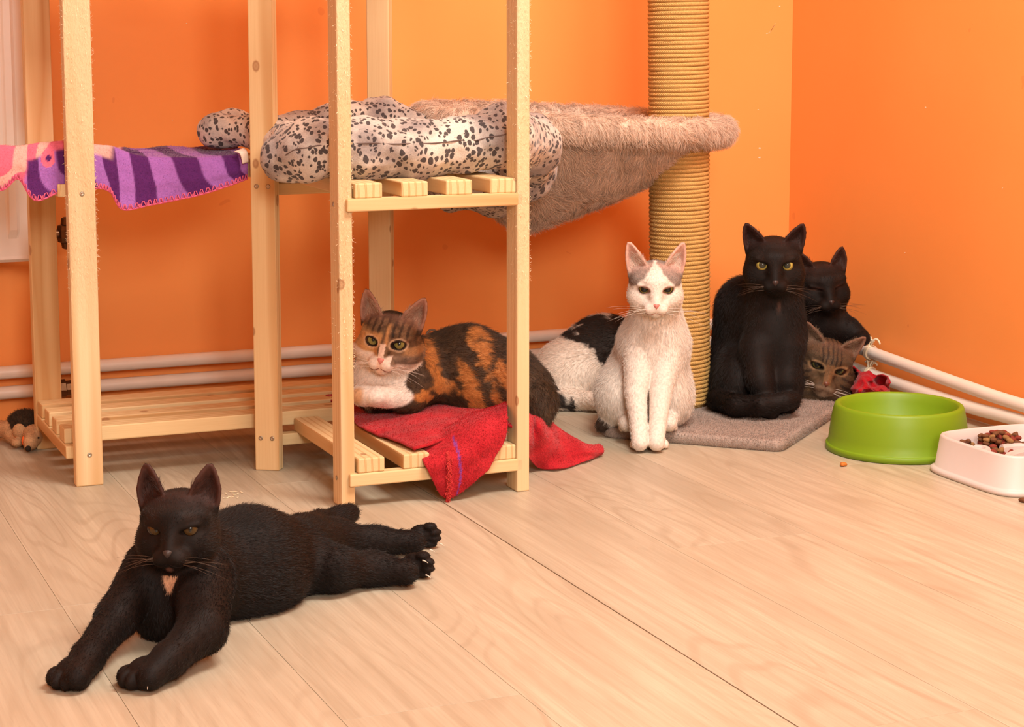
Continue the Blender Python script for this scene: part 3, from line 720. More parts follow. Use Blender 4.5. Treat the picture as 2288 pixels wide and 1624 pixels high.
# --- black cat stretched out on the floor in front
def cat_front():
    B = Blob(0.0020, 0.0)
    H = Head(at(398, 1176, 2.43), yaw=-5, pitch=-1, roll=-1, scale=1.00)
    build_head(B, H, ear=0.90, ear_out=-0.008, eye_open=0.0048, jaw=1.03)
    B.rc(at(398, 1215, 2.475), 0.045, at(400, 1300, 2.50), 0.060, 0.03, 0.008)
    B.el(at(385, 1335, 2.475), (0.054, 0.050, 0.066), None, 0.03, 0.008)
    B.rc(at(445, 1272, 2.54), 0.063, at(555, 1250, 2.605), 0.066, 0.04, 0.009)
    B.rc(at(555, 1250, 2.605), 0.066, at(655, 1243, 2.68), 0.053, 0.03, 0.009)
    B.el(fl(545, 1300, 0.035), (0.075, 0.06, 0.045), None, 0.04, 0.011, flow=RIGHT)
    # forelegs
    for pts, rad, pw, d in (([at(338, 1275, 2.475), fl(262, 1378, 0.045), fl(196, 1468, 0.026), fl(172, 1512, 0.018)], [0.037, 0.0245, 0.0180, 0.0155], fl(164, 1530), (-0.35, 1)),
                            ([at(452, 1300, 2.465), fl(452, 1405, 0.045), fl(376, 1475, 0.027), fl(336, 1512, 0.018)], [0.041, 0.0285, 0.0195, 0.0165], fl(322, 1530), (-0.75, 1))):
        B.chain(pts, rad, 0.014, 0.006, 'leg')
        paw(B, pw, RIGHT * d[0] - AWAY * d[1], 1.33)
    # hind legs stretched to the side
    B.chain([at(672, 1232, 2.72), fl(745, 1205, 0.032), fl(840, 1209, 0.022), fl(925, 1211, 0.020)], [0.046, 0.028, 0.0190, 0.0165], 0.018, 0.007, 'leg')
    B.chain([at(668, 1262, 2.67), fl(745, 1270, 0.036), fl(835, 1270, 0.025), fl(905, 1278, 0.022)], [0.047, 0.028, 0.0205, 0.0175], 0.018, 0.007, 'leg')
    for c, d in ((fl(950, 1224), RIGHT * 1 + AWAY * 0.1), (fl(930, 1290), RIGHT * 1 - AWAY * 0.25)):
        f = norm(d); paw(B, c + UPW * 0.020 - AWAY * 0.012, f, 0.98, right=UPW)
    B.chain([at(672, 1195, 2.77), fl(715, 1172, 0.020), fl(757, 1160, 0.018), fl(781, 1146, 0.022)], [0.030, 0.018, 0.0155, 0.0145], 0.02, 0.008, 'tail')
    sp = at(375, 1309, 2.41)
    def spot(V, Q, C):
        d = V - sp; x = d @ RIGHT; z = d @ UPW; n = vnoise(V, 160, 2) * 0.002
        m = (1 - sst(0.0090, 0.0125, np.abs(x) / np.clip(0.62 + z * 38, 0.15, 1.0) + n)) * (np.abs(z + 0.001) < 0.0095) * (d @ AWAY < 0.06)
        C = lab(C, np.tile((0.62, 0.36, 0.22), (len(V), 1)), m)
        dn = np.linalg.norm(Q - np.array((0, 0.046, -0.0425)), axis=1); return lab(C, np.tile((0.12, 0.05, 0.035), (len(V), 1)), (1 - sst(0.003, 0.006, dn)) * 0.8)
    root = finish_cat(B, H, fl(480, 1380), 'black cat stretched on the bare floor, small white spot on its chest', black_colour(spot, (0.060, 0.024, 0.018)), 130000,
               eye=dict(iris=(0.060, 0.034, 0.010), rim=(0.02, 0.012, 0.008), pupil=0.34), nose=(0.045, 0.032, 0.030), mouth=(0.012, 0.008, 0.008), rad=0.00024, furk=1.0)
    off = np.array(root.location); L = []
    for p, d in ((fl(330, 1530, 0.013), RIGHT * 0.1 - AWAY), (fl(987, 1214, 0.016), RIGHT), (fl(966, 1228, 0.012), RIGHT), (fl(950, 1252, 0.030), RIGHT), (fl(957, 1285, 0.012), RIGHT - 0.4 * AWAY)):
        t = np.linspace(0, 1, 6); L.append((np.array([p + norm(d) * (0.008 * a - 0.004) - UPW * 0.004 * a * a for a in t]) - off, np.linspace(0.0011, 0.0003, 6)))
    mc = plain('pale_claw', (0.75, 0.66, 0.56), 0.3)
    for q in L: link('claw', tubes_mesh('claw', [q], 6), mc, root)

# --- white cat with grey cap sitting upright
def cat_white():
    B = Blob(0.0020, 0.0)
    H = Head(at(1464, 640, 3.565), yaw=-1, pitch=9, roll=0.5, scale=1.0)
    build_head(B, H, ear=1.0, ear_out=0.001, eye_open=0.0066)
    B.rc(at(1466, 685, 3.615), 0.046, at(1464, 760, 3.64), 0.060, 0.03, 0.009, flow=(0, 0, -1))
    B.el(at(1462, 800, 3.635), (0.060, 0.055, 0.085), None, 0.03, 0.010)
    B.rc(at(1455, 770, 3.69), 0.062, at(1440, 870, 3.76), 0.088, 0.04, 0.010, flow=(0, 0, -1))
    B.el(at(1385, 882, 3.68), (0.048, 0.072, 0.060), np.stack([RIGHT, AWAY, UPW], 1), 0.03, 0.010)
    B.el(at(1499, 882, 3.68), (0.043, 0.072, 0.058), np.stack([RIGHT, AWAY, UPW], 1), 0.03, 0.010)
    B.chain([at(1430, 800, 3.605), at(1421, 880, 3.580), fl(1428, 955, 0.042), fl(1430, 990, 0.018)], [0.031, 0.0208, 0.0158, 0.0150], 0.003, 0.005, 'leg')
    B.chain([at(1486, 800, 3.605), at(1476, 880, 3.580), fl(1469, 955, 0.042), fl(1467, 990, 0.018)], [0.031, 0.0208, 0.0158, 0.0150], 0.003, 0.005, 'leg')
    paw(B, fl(1429, 1001), -AWAY, 0.93); paw(B, fl(1470, 1001), -AWAY, 0.98)
    for px in (1401, 1494):
        B.chain([at(px + (8 if px < 1450 else -6), 925, 3.66), at(px, 945, 3.60)], [0.024, 0.016], 0.012, 0.005, 'leg')
        paw(B, fl(px, 962, 0.020), -AWAY, 0.8)
    B.chain([at(1430, 915, 3.84), fl(1380, 925, 0.040), fl(1358, 940, 0.030), fl(1346, 950, 0.022)], [0.020, 0.016, 0.014, 0.012], 0.012, 0.008, 'tail')
    def colour(V, N, Q, tags, ear_in):
        n = vnoise(V, 120, 3) * 0.0025
        C = np.tile(WHITE, (len(V), 1))
        cap = sst(-0.002, 0.003, Q[:, 2] - (0.0470 - 1.05 * np.abs(Q[:, 0] + 0.001)) + n) * sst(0.003, 0.009, Q[:, 2] + n + 0.003 * (Q[:, 0] < 0))
        back = (Q[:, 1] < -0.02) & (Q[:, 2] > 0.0); g = np.where(back, 1.0, cap) * (np.isin(tags, ('head', 'ear')))
        C = lab(C, np.tile(GREY, (len(V), 1)), g)
        C = lab(C, np.tile((0.62, 0.36, 0.29), (len(V), 1)), ear_in)
        C = lab(C, np.tile((0.05, 0.028, 0.018), (len(V), 1)), (tags == 'tail') * 1.0)
        for x in (-1, 1):
            de = np.hypot((Q[:, 0] - x * 0.0222) / 1.35, Q[:, 2] - 0.003); C = lab(C, np.tile((0.30, 0.17, 0.13), (len(V), 1)), (Q[:, 1] > 0.02) * (1 - sst(0.0072, 0.0098, de)))
        toe = (tags == 'paw') * 1.0
        return lab(C, np.tile((0.80, 0.64, 0.54), (len(V), 1)), toe * 0.5)
    finish_cat(B, H, fl(1450, 985), 'white cat with a grey cap and ears, sitting upright facing forward', colour, 90000,
               eye=dict(iris=(0.26, 0.20, 0.035), rim=(0.03, 0.02, 0.012), pupil=0.64, squash=0.97, pcol=(0.010, 0.011, 0.008)), nose=(0.62, 0.22, 0.19), mouth=(0.45, 0.20, 0.16), whisk=MAT_WHISKER, wlen=0.075, tuft=(0.72, 0.60, 0.50))

# --- black cat sitting on the carpeted base
def cat_black_sitting():
    B = Blob(0.0021, 0.021)
    H = Head(at(1729, 588, 3.755), yaw=-4, pitch=8, roll=0, scale=1.10)
    build_head(B, H, ear=0.68, ear_out=0.000, eye_open=0.0085, jaw=1.08, lid=-0.0030)
    B.rc(at(1730, 640, 3.80), 0.056, at(1731, 740, 3.81), 0.060, 0.03, 0.008, flow=(0, 0, -1))
    B.el(at(1728, 770, 3.80), (0.056, 0.052, 0.090), None, 0.03, 0.009)
    B.rc(at(1672, 690, 3.89), 0.068, at(1672, 840, 3.93), 0.078, 0.04, 0.010, flow=(0, 0, -1))
    B.el(at(1640, 850, 3.84), (0.046, 0.075, 0.066), np.stack([RIGHT, AWAY, UPW], 1), 0.03, 0.010)
    B.el(at(1745, 850, 3.86), (0.044, 0.065, 0.060), np.stack([RIGHT, AWAY, UPW], 1), 0.03, 0.010)
    B.chain([at(1690, 780, 3.775), at(1699, 850, 3.755), fl(1716, 905, 0.045), fl(1722, 920, 0.035)], [0.034, 0.024, 0.019, 0.017], 0.016, 0.006, 'leg')
    B.chain([at(1764, 780, 3.775), at(1759, 850, 3.765), fl(1758, 895, 0.050), fl(1760, 905, 0.038)], [0.030, 0.023, 0.019, 0.017], 0.016, 0.006, 'leg')
    paw(B, fl(1726, 925, 0.021), -AWAY, 1.0); paw(B, fl(1760, 913, 0.021), -AWAY + RIGHT * 0.3, 1.0)
    B.chain([at(1618, 868, 3.90), at(1606, 893, 3.80), at(1645, 906, 3.735), at(1700, 905, 3.715), at(1752, 897, 3.722), at(1772, 893, 3.735)], [0.026, 0.0215, 0.020, 0.0185, 0.0170, 0.015], 0.010, 0.009, 'tail')
    def spot(V, Q, C):
        d = V - at(1741, 687, 3.74); m = np.exp(-((d @ RIGHT) / 0.004)**2 - ((d @ UPW) / 0.009)**2) * (d @ AWAY < 0.05) * (0.5 + 0.5 * vnoise(V * np.array((1, 1, 0.2)), 500, 1))
        return lab(C, np.tile((0.16, 0.09, 0.07), (len(V), 1)), np.clip(m * 0.9, 0, 1))
    finish_cat(B, H, fl(1728, 915, 0.021), 'black cat with wide yellow-green eyes sitting upright on the carpeted base', black_colour(spot, (0.034, 0.013, 0.010)), 70000,
               eye=dict(iris=(0.42, 0.34, 0.08), rim=(0.30, 0.24, 0.06), pupil=0.56, squash=0.97, pcol=(0.032, 0.034, 0.024)), nose=(0.04, 0.024, 0.022), mouth=(0.012, 0.008, 0.008))  # greyish pcol puts the reflected light into the pupil colour

# --- second black cat squeezed into the corner
def cat_black_corner():
    B = Blob(0.0024, 0.0)
    H = Head(at(1838, 638, 4.06), yaw=9, pitch=6, roll=-5, scale=1.06)
    build_head(B, H, ear=0.75, ear_out=-0.004, eye_open=0.0026, jaw=1.05)
    B.rc(at(1832, 680, 4.10), 0.052, at(1826, 760, 4.13), 0.072, 0.03, 0.009, flow=(0, 0, -1))
    B.rc(at(1815, 755, 4.17), 0.070, at(1785, 790, 4.26), 0.072, 0.04, 0.010, flow=(0, 0, -1))
    B.chain([at(1848, 722, 4.08), at(1893, 736, 4.075), at(1923, 752, 4.06)], [0.038, 0.023, 0.0175], 0.02, 0.006, 'leg')
    B.el(at(1926, 757, 4.045), (0.017, 0.020, 0.014), np.stack([RIGHT, AWAY, UPW], 1), 0.01, 0.003, tag='paw')
    B.chain([at(1790, 790, 4.20), fl(1790, 818, 0.02)], [0.035, 0.022], 0.02, 0.006, 'leg')
    def spot(V, Q, C):
        for x in (-1, 1):
            de = ((Q[:, 0] - x * 0.0222) / 0.009)**2 + ((Q[:, 2] - 0.004) / 0.004)**2; C = lab(C, np.tile((0.055, 0.022, 0.016), (len(V), 1)), np.exp(-de) * (Q[:, 1] > 0.01) * 0.8)
        return C
    finish_cat(B, H, fl(1815, 845), 'black cat dozing with closed eyes in the corner, foreleg over the pipe', black_colour(spot, (0.05, 0.020, 0.014)), 45000,
               eye=None, nose=(0.035, 0.018, 0.016), mouth=(0.012, 0.008, 0.008))

# --- tabby lying behind the carpeted base
def tabby_face(V, Q, C, dark, light, tags):
    n = vnoise(V, 90, 8) * 0.0016; x, y, z = Q[:, 0], Q[:, 1], Q[:, 2]; hd = np.isin(tags, ('head',)) & (y > -0.03)
    fore = sst(0.010, 0.016, z) * hd * (np.abs(x) < 0.022)
    st = sst(0.25, 0.6, np.cos((x + n) * 2 * PI / 0.0088)) * fore; C = lab(C, np.tile(dark, (len(V), 1)), st * 0.85)
    ck = hd * sst(0.026, 0.032, np.abs(x)) * (1 - sst(0.006, 0.012, z)); C = lab(C, np.tile(dark, (len(V), 1)), ck * sst(0.2, 0.6, np.cos((z + 0.35 * np.abs(x) + n) * 2 * PI / 0.0135)) * 0.8)
    for s in (-1, 1):
        de = np.hypot((x - s * 0.0225) / 1.7, (z - 0.0028) / 1.0); C = lab(C, np.tile(light, (len(V), 1)), (y > 0.012) * (1 - sst(0.0088, 0.0115, de + n)) * 0.85)
        C = lab(C, np.tile(dark * 0.6, (len(V), 1)), (y > 0.012) * (1 - sst(0.0060, 0.0085, de)))
    return C
def cat_tabby():
    B = Blob(0.0017, 0.0)
    H = Head(at(1846, 814, 3.965), yaw=-2, pitch=8, roll=15, scale=1.10)
    build_head(B, H, ear=0.62, ear_out=0.006, eye_open=0.0042, jaw=1.1)
    B.rc(at(1848, 850, 4.02), 0.048, at(1842, 868, 4.05), 0.058, 0.03, 0.009)
    B.rc(at(1842, 868, 4.05), 0.058, at(1795, 858, 4.10), 0.060, 0.04, 0.010)
    B.el(fl(1845, 880, 0.022), (0.058, 0.045, 0.03), None, 0.02, 0.009)
    def colour(V, N, Q, tags, ear_in):
        base = np.array((0.110, 0.060, 0.029)); n = 0.5 + 0.5 * vnoise(V, 60, 3)
        C = lab(np.tile(base, (len(V), 1)), np.tile((0.055, 0.035, 0.022), (len(V), 1)), n * 0.8)
        C = tabby_face(V, Q, C, np.array((0.022, 0.013, 0.009)), np.array((0.24, 0.135, 0.065)), tags)
        x, y, z = Q.T; muz = (y > 0.022) * (1 - sst(-0.028, -0.020, z + 0.3 * np.abs(x))) * np.isin(tags, ('head',)); C = lab(C, np.tile((0.25, 0.16, 0.105), (len(V), 1)), muz * 0.85)
        br = (y > 0.02) * (np.abs(x) < 0.0075) * (z > -0.024) * (z < 0.012); C = lab(C, np.tile((0.18, 0.085, 0.035), (len(V), 1)), br * 0.8)
        body = ~np.isin(tags, ('head', 'ear')); st = sst(0.1, 0.7, np.sin((V[:, 2] * 1.0 + V[:, 0] * 0.35) * 2 * PI / 0.030 + 2 * vnoise(V, 25, 6))); C = lab(C, np.tile((0.035, 0.022, 0.014), (len(V), 1)), body * st * 0.6)
        return lab(C, np.tile((0.19, 0.095, 0.062), (len(V), 1)), ear_in)
    finish_cat(B, H, fl(1840, 885), 'brown tabby cat lying with tilted head beside the green bowl', colour, 50000,
               eye=dict(iris=(0.075, 0.065, 0.02), rim=(0.012, 0.010, 0.008), pupil=0.55, squash=0.8), nose=(0.17, 0.055, 0.03), mouth=(0.06, 0.03, 0.02), whisk=MAT_WHISKER, wlen=0.06, tuft=(0.26, 0.17, 0.11))

# --- calico on the towel
def cat_calico():
    zt = LOW_R + 0.010
    B = Blob(0.0021, zt - 0.09)
    H = Head(at(869, 760, 3.37), yaw=-8, pitch=4, roll=8, scale=1.07)
    build_head(B, H, ear=0.86, ear_out=-0.001, eye_open=0.0078, jaw=1.1)
    B.rc(at(872, 805, 3.42), 0.050, at(868, 850, 3.44), 0.060, 0.03, 0.010, flow=(0, 0, -1))
    B.el(at(855, 850, 3.415), (0.052, 0.045, 0.052), None, 0.03, 0.012)
    B.rc(at(925, 835, 3.45), 0.062, at(1045, 828, 3.48), 0.074, 0.04, 0.010)
    B.rc(at(1045, 828, 3.48), 0.074, at(1130, 862, 3.48), 0.066, 0.04, 0.010)
    B.rc(at(1130, 862, 3.48), 0.066, at(1180, 885, 3.47), 0.045, 0.04, 0.011)
    B.el(at(1075, 872, 3.425), (0.068, 0.048, 0.052), np.stack([RIGHT, AWAY, UPW], 1), 0.03, 0.010, flow=RIGHT)
    B.chain([at(940, 860, 3.40), at(915, 892, 3.365), at(845, 886, 3.345)], [0.040, 0.0225, 0.0185], 0.018, 0.006, 'leg')
    B.el(at(842, 886, 3.335), (0.020, 0.018, 0.0145), np.stack([RIGHT, AWAY, UPW], 1), 0.01, 0.004, tag='paw')
    B.chain([at(845, 860, 3.40), at(812, 882, 3.365)], [0.030, 0.019], 0.016, 0.006, 'leg')
    B.el(at(812, 884, 3.35), (0.022, 0.020, 0.017), np.stack([RIGHT, AWAY, UPW], 1), 0.01, 0.004, tag='paw')
    B.chain([at(1180, 870, 3.47), at(1205, 900, 3.43), at(1212, 935, 3.40)], [0.036, 0.028, 0.016], 0.02, 0.012, 'tail')
    patches = [((968, 800, 3.42), 0.011, 0.042), ((998, 862, 3.40), 0.022, 0.014), ((1078, 785, 3.42), 0.020, 0.05), ((1062, 900, 3.38), 0.014, 0.040), ((1120, 830, 3.41), 0.012, 0.030), ((1040, 845, 3.39), 0.016, 0.030), ((945, 880, 3.38), 0.016, 0.010), ((1115, 905, 3.39), 0.010, 0.025)]
    def colour(V, N, Q, tags, ear_in):
        n1, n2 = vnoise(V, 45, 3), vnoise(V, 130, 5); hd = np.isin(tags, ('head', 'ear')); x, y, z = Q.T; n = n1 * 0.004 + n2 * 0.002
        C = lab(np.tile(DARKT, (len(V), 1)), np.tile((0.075, 0.042, 0.022), (len(V), 1)), 0.5 + 0.5 * n2)
        f = np.zeros(len(V))
        for (px, py, dd), rx, rz in patches:
            d = V - at(px, py, dd); e = ((d @ RIGHT + 0.4 * (d @ UPW)) / rx)**2 + ((d @ UPW) / rz)**2 + ((d @ AWAY) / 0.07)**2; f = np.maximum(f, 1 - sst(0.25, 1.35, e + 1.0 * n1 + 0.8 * n2))
        C = lab(C, np.tile(ORANGE, (len(V), 1)), f * ~hd)
        # chest and forefeet white
        d = V - at(848, 850, 3.36); ch = 1 - sst(0.75, 1.15, ((d @ RIGHT + 0.012) / 0.056)**2 + ((d @ UPW) / 0.060)**2 + ((d @ AWAY) / 0.06)**2 + 0.5 * n1); C = lab(C, np.tile(WHITE, (len(V), 1)), ch * ~hd)
        d = V - at(858, 886, 3.34); ft = 1 - sst(0.8, 1.1, (np.abs(d @ RIGHT) / 0.052)**2 + ((d @ UPW) / 0.022)**2); C = lab(C, np.tile(WHITE, (len(V), 1)), ft * ~hd)
        d = V - at(800, 884, 3.34); C = lab(C, np.tile((0.50, 0.26, 0.11), (len(V), 1)), (1 - sst(0.010, 0.020, np.linalg.norm(d, axis=1))) * 0.9)
        # face
        Fc = lab(np.tile((0.085, 0.045, 0.022), (len(V), 1)), np.tile((0.17, 0.095, 0.05), (len(V), 1)), np.clip(0.5 + n2, 0, 1))
        st = sst(0.2, 0.6, np.cos((x + n * 0.4) * 2 * PI / 0.0115)) * sst(0.010, 0.018, z); Fc = lab(Fc, np.tile((0.018, 0.010, 0.007), (len(V), 1)), st * 0.8)
        Fc = lab(Fc, np.tile((0.020, 0.012, 0.008), (len(V), 1)), sst(0.036, 0.044, z) * (np.abs(x) < 0.03) * 0.85)
        Fc = lab(Fc, np.tile((0.52, 0.27, 0.105), (len(V), 1)), (1 - sst(-0.008, -0.004, x + n)) * (1 - sst(0.014, 0.024, z + n)) * 0.9)
        Fc = lab(Fc, np.tile((0.50, 0.24, 0.09), (len(V), 1)), np.exp(-((x - 0.0035) / 0.0030)**2) * sst(-0.002, 0.004, z) * (1 - sst(0.030, 0.036, z)) * 0.9)
        wm = 1 - sst(-0.019, -0.014, z - 0.10 * np.abs(x) + n * 0.6); Fc = lab(Fc, np.tile(WHITE * np.array((1, 0.93, 0.88)), (len(V), 1)), wm * (1 - 0.9 * (x > 0.016) * sst(-0.032, -0.026, z)))
        Fc = lab(Fc, np.tile((0.72, 0.50, 0.38), (len(V), 1)), (np.abs(x + 0.001) < 0.0048) * (z < 0.004) * (y > 0.02) * 0.9)
        ck = sst(0.028, 0.034, x) * (1 - sst(-0.004, 0.002, z)); Fc = lab(Fc, np.tile((0.50, 0.26, 0.11), (len(V), 1)), ck * (1 - sst(-0.018, -0.01, -z - 0.028)) * 0.55)
        for s in (-1, 1):
            de = np.hypot((x - s * 0.0225) / 1.3, z - 0.003); Fc = lab(Fc, np.tile((0.62, 0.42, 0.26), (len(V), 1)), (y > 0.012) * (1 - sst(0.0105, 0.0125, de)) * 0.7); Fc = lab(Fc, np.tile((0.02, 0.012, 0.009), (len(V), 1)), (y > 0.012) * (1 - sst(0.0088, 0.0102, de)))
        Fc = np.where(((y < -0.03) | (tags == 'ear'))[:, None], np.array((0.055, 0.030, 0.018)), Fc)
        C = np.where(hd[:, None], Fc, C)
        return lab(C, np.tile((0.33, 0.165, 0.115), (len(V), 1)), ear_in)
    finish_cat(B, H, np.array([1.10, 3.10, zt]), 'calico cat with white chest lying on the red towel', colour, 75000,
               eye=dict(iris=(0.21, 0.185, 0.05), rim=(0.02, 0.014, 0.01), pupil=0.30, squash=0.8), nose=(0.62, 0.24, 0.20), mouth=(0.22, 0.08, 0.06), whisk=MAT_WHISKER, tuft=(0.45, 0.30, 0.21))

# --- black-and-white cat turned away
def cat_pied():
    B = Blob(0.0025, 0.0)
    H = Head(at(1478, 842, 4.12), yaw=150, pitch=10, roll=0, scale=1.05)
    build_head(B, H)
    B.rc(at(1266, 828, 4.00), 0.066, at(1350, 798, 4.03), 0.080, 0.04, 0.010, flow=-RIGHT)
    B.rc(at(1350, 798, 4.03), 0.080, at(1425, 805, 4.06), 0.072, 0.04, 0.010, flow=-RIGHT)
    B.rc(at(1425, 810, 4.06), 0.060, at(1470, 838, 4.10), 0.045, 0.03, 0.009, flow=-RIGHT)
    B.el(at(1285, 850, 3.975), (0.066, 0.05, 0.05), np.stack([RIGHT, AWAY, UPW], 1), 0.03, 0.009)
    B.chain([fl(1262, 888, 0.024), fl(1330, 897, 0.022)], [0.022, 0.018], 0.014, 0.006, 'leg')
    B.chain([at(1225, 868, 3.99), fl(1238, 893, 0.024), fl(1285, 898, 0.018), fl(1340, 900, 0.016)], [0.022, 0.017, 0.015, 0.013], 0.010, 0.010, 'tail')
    patches = [((1345, 745, 3.97), 0.062, 0.036), ((1360, 785, 3.95), 0.028, 0.030), ((1275, 745, 4.0), 0.022, 0.013), ((1420, 740, 4.0), 0.06, 0.05)]
    def colour(V, N, Q, tags, ear_in):
        n1, n2 = vnoise(V, 50, 3), vnoise(V, 150, 5); C = np.tile(WHITE * np.array((1, 0.95, 0.9)), (len(V), 1)); f = np.zeros(len(V))
        for (px, py, dd), rx, rz in patches:
            d = V - at(px, py, dd); e = ((d @ RIGHT) / rx)**2 + ((d @ UPW + 0.25 * (d @ RIGHT)) / rz)**2 + ((d @ AWAY) / 0.12)**2; f = np.maximum(f, 1 - sst(0.85, 1.1, e + 0.5 * n1 + 0.25 * n2))
        C = lab(C, np.tile((0.022, 0.013, 0.009), (len(V), 1)), f)
        C = lab(C, np.tile((0.03, 0.022, 0.018), (len(V), 1)), (tags == 'tail') * sst(-0.3, 0.1, n1 + 0.3))
        return np.where(np.isin(tags, ('head', 'ear'))[:, None], (0.03, 0.018, 0.012), C)
    finish_cat(B, H, fl(1290, 890), 'white cat with black back patches, turned away behind the white sitting cat', colour, 45000,
               eye=dict(iris=(0.2, 0.16, 0.04), rim=(0.02, 0.014, 0.01)))
# ------------------------------------------------------------------ cat tree: carpeted base, sisal post, plush hammock
ZB = 0.021
tree = empty('cat_tree', (1.84, 3.25, 0), 'cat tree with sisal rope post, grey carpeted base and plush hammock', 'cat tree'); TO = np.array(tree.location)
cA, cB, cC = np.array([1.560, 3.240]), np.array([1.808, 2.992]), np.array([2.118, 3.268]); cD = cA + cC - cB
# base board wrapped in carpet: rounded rectangle built from rings
def rounded_quad(cs, r, n=8):
    out = []; m = len(cs)
    for i in range(m):
        p, a, b = cs[i], cs[i - 1], cs[(i + 1) % m]; u, v = norm(a - p), norm(b - p)
        for t in np.linspace(0, 1, n): out.append(p + r * ((1 - t)**2 * u + t**2 * v))
    return np.array(out)
ctr = (cA + cC) / 2; V, F = [], []; rings = [(-0.004, 0.0), (0.0, 0.004), (0.0, 0.014), (-0.003, 0.0195), (-0.008, ZB)]
loops = []
for ins_, z in rings:
    q = rounded_quad([c + norm(c - ctr) * ins_ * 1.3 for c in (cA, cB, cC, cD)], 0.022); loops.append(np.column_stack([q, np.full(len(q), z)]))
    # walk the edges densely
dense = []
for L_ in loops:
    d = []
    for i in range(len(L_)):
        a, b = L_[i], L_[(i + 1) % len(L_)]; k = max(1, int(np.linalg.norm(b - a) / 0.006))
        d += [a + (b - a) * j / k for j in range(k)]
    dense.append(np.array(d))
n = min(len(d) for d in dense); dense = [d[(np.arange(n) * len(d) / n).astype(int)] for d in dense]
inner = [np.column_stack([ctr + (dense[-1][:, :2] - ctr) * f, np.full(n, ZB)]) for f in np.linspace(0.94, 0.03, 34)]
allr = dense + inner; V = np.concatenate(allr)
F = [(i * n + j, i * n + (j + 1) % n, (i + 1) * n + (j + 1) % n, (i + 1) * n + j) for i in range(len(allr) - 1) for j in range(n)]
carp = np.array((0.36, 0.285, 0.245)); me = np_mesh('base_board', V - TO, F)
nz = 0.5 + 0.5 * vnoise(V, 22, 4) * 0.7 + 0.15 * vnoise(V, 160, 6); Cc = lab(np.tile(carp * 0.82, (len(V), 1)), np.tile(carp * 1.18, (len(V), 1)), np.clip(nz, 0, 1)); vcol(me, Cc)
MAT_CARPET = attr_mat('grey_carpet', 0.9, 0.1, 0.2, 500, bump=0.3)
base = link('base_board', me, MAT_CARPET, tree)
fur_curves('pile', V, mesh_normals(me), np.array(F), Cc, np.full(len(V), 0.0042), np.tile((0.3, -0.4, 0.0), (len(V), 1)), 42000, MAT_PLUSHHAIR, base, TO, lift=0.75, jitter=0.5, rad=0.00035, sag=0.0, pts=3)
# sisal post: core and a rope wound in a helix, leaning by a hair
PB = fl(1526, 915, ZB) + norm(AWAY) * 0.058; PB = np.array([PB[0], PB[1], ZB]); LEAN = -RIGHT * 0.016; PR = 0.0535
MAT_CORE = plain('brown_card_core', (0.50, 0.28, 0.09), 0.8, 0.2)
link('post_core', tubes_mesh('post_core', [(np.array([PB + np.array([0, 0, -0.002]), PB + LEAN * 1.3 + np.array([0, 0, 1.3])]) - TO, PR + 0.0015)], 40), MAT_CORE, tree)
def rope_material():
    m = M('sisal_rope', 0.75, 0.2); uv = m.n('ShaderNodeTexCoord').outputs['UV']
    w = m.n('ShaderNodeTexWave', {'Vector': m.map(uv, (1, 1, 1)), 'Scale': 1.0, 'Distortion': 1.2, 'Detail': 1.0}, bands_direction='DIAGONAL').outputs['Fac']
    f = m.noise(m.map(m.obj(), (1, 1, 1)), 320, 4.0, 0.7); g = m.noise(m.obj(), 9, 2.0)
    c = m.mix(m.ramp(f, [(0.3, 0.0), (0.7, 1.0)]), (0.55, 0.29, 0.075), (0.77, 0.47, 0.165))
    c = m.mix(m.math('MULTIPLY', m.ramp(w, [(0.0, 1.0), (0.35, 0.0)]), 0.35), c, (0.36, 0.19, 0.06)); c = m.mix(m.math('MULTIPLY', g, 0.3), c, (0.70, 0.42, 0.14))
    m.set('Base Color', c); m.bump(m.math('ADD', m.math('MULTIPLY', f, 0.7), w), 0.6, 0.002)
    return m.m
pitch, rr, segs, seg = 0.0083, 0.0047, 40, 7
turns = int(1.26 / pitch); m_ = turns * segs; a = np.arange(m_) * 2 * PI / segs
zc = ZB + 0.003 + np.arange(m_) / segs * pitch; jit = 0.0007 * vnoise(np.column_stack([np.cos(a) * 3, np.sin(a) * 3, zc * 120]), 1.0, 9)
R0 = PR + rr * 0.55 + jit; radial = np.column_stack([np.cos(a), np.sin(a), np.zeros(m_)]); cen = np.column_stack([PB[0] + LEAN[0] * zc, PB[1] + LEAN[1] * zc, zc]) + radial * R0[:, None]
cen[:, 2] += 0.0006 * vnoise(np.column_stack([a * 0.7, zc * 50, zc * 0]), 1.0, 3)
ph = np.arange(seg) * 2 * PI / seg
V = (cen[:, None, :] + rr * (np.cos(ph)[None, :, None] * radial[:, None, :] + np.sin(ph)[None, :, None] * np.array([0, 0, 1.0])) * np.array([1, 1, 1.03])).reshape(-1, 3)
i = np.arange(m_ - 1)[:, None] * seg; j = np.arange(seg)[None, :]; k = (j + 1) % seg
F = np.stack([i + j, i + seg + j, i + seg + k, i + k], -1).reshape(-1, 4)
me = np_mesh('sisal_rope', V - TO, F); uvl = me.uv_layers.new(name='UVMap')
li = np.empty(len(me.loops), np.int32); me.loops.foreach_get('vertex_index', li); uv = np.column_stack([(li // seg) * (2 * PI * PR / segs) * 150, (li % seg) * 0.9 * 1.0])
uvl.data.foreach_set('uv', uv.astype(np.float32).ravel())
rope = link('sisal_rope', me, rope_material(), tree)
Cr = np.tile((0.72, 0.50, 0.23), (len(V), 1)); Nr = np.repeat(radial, seg, 0)
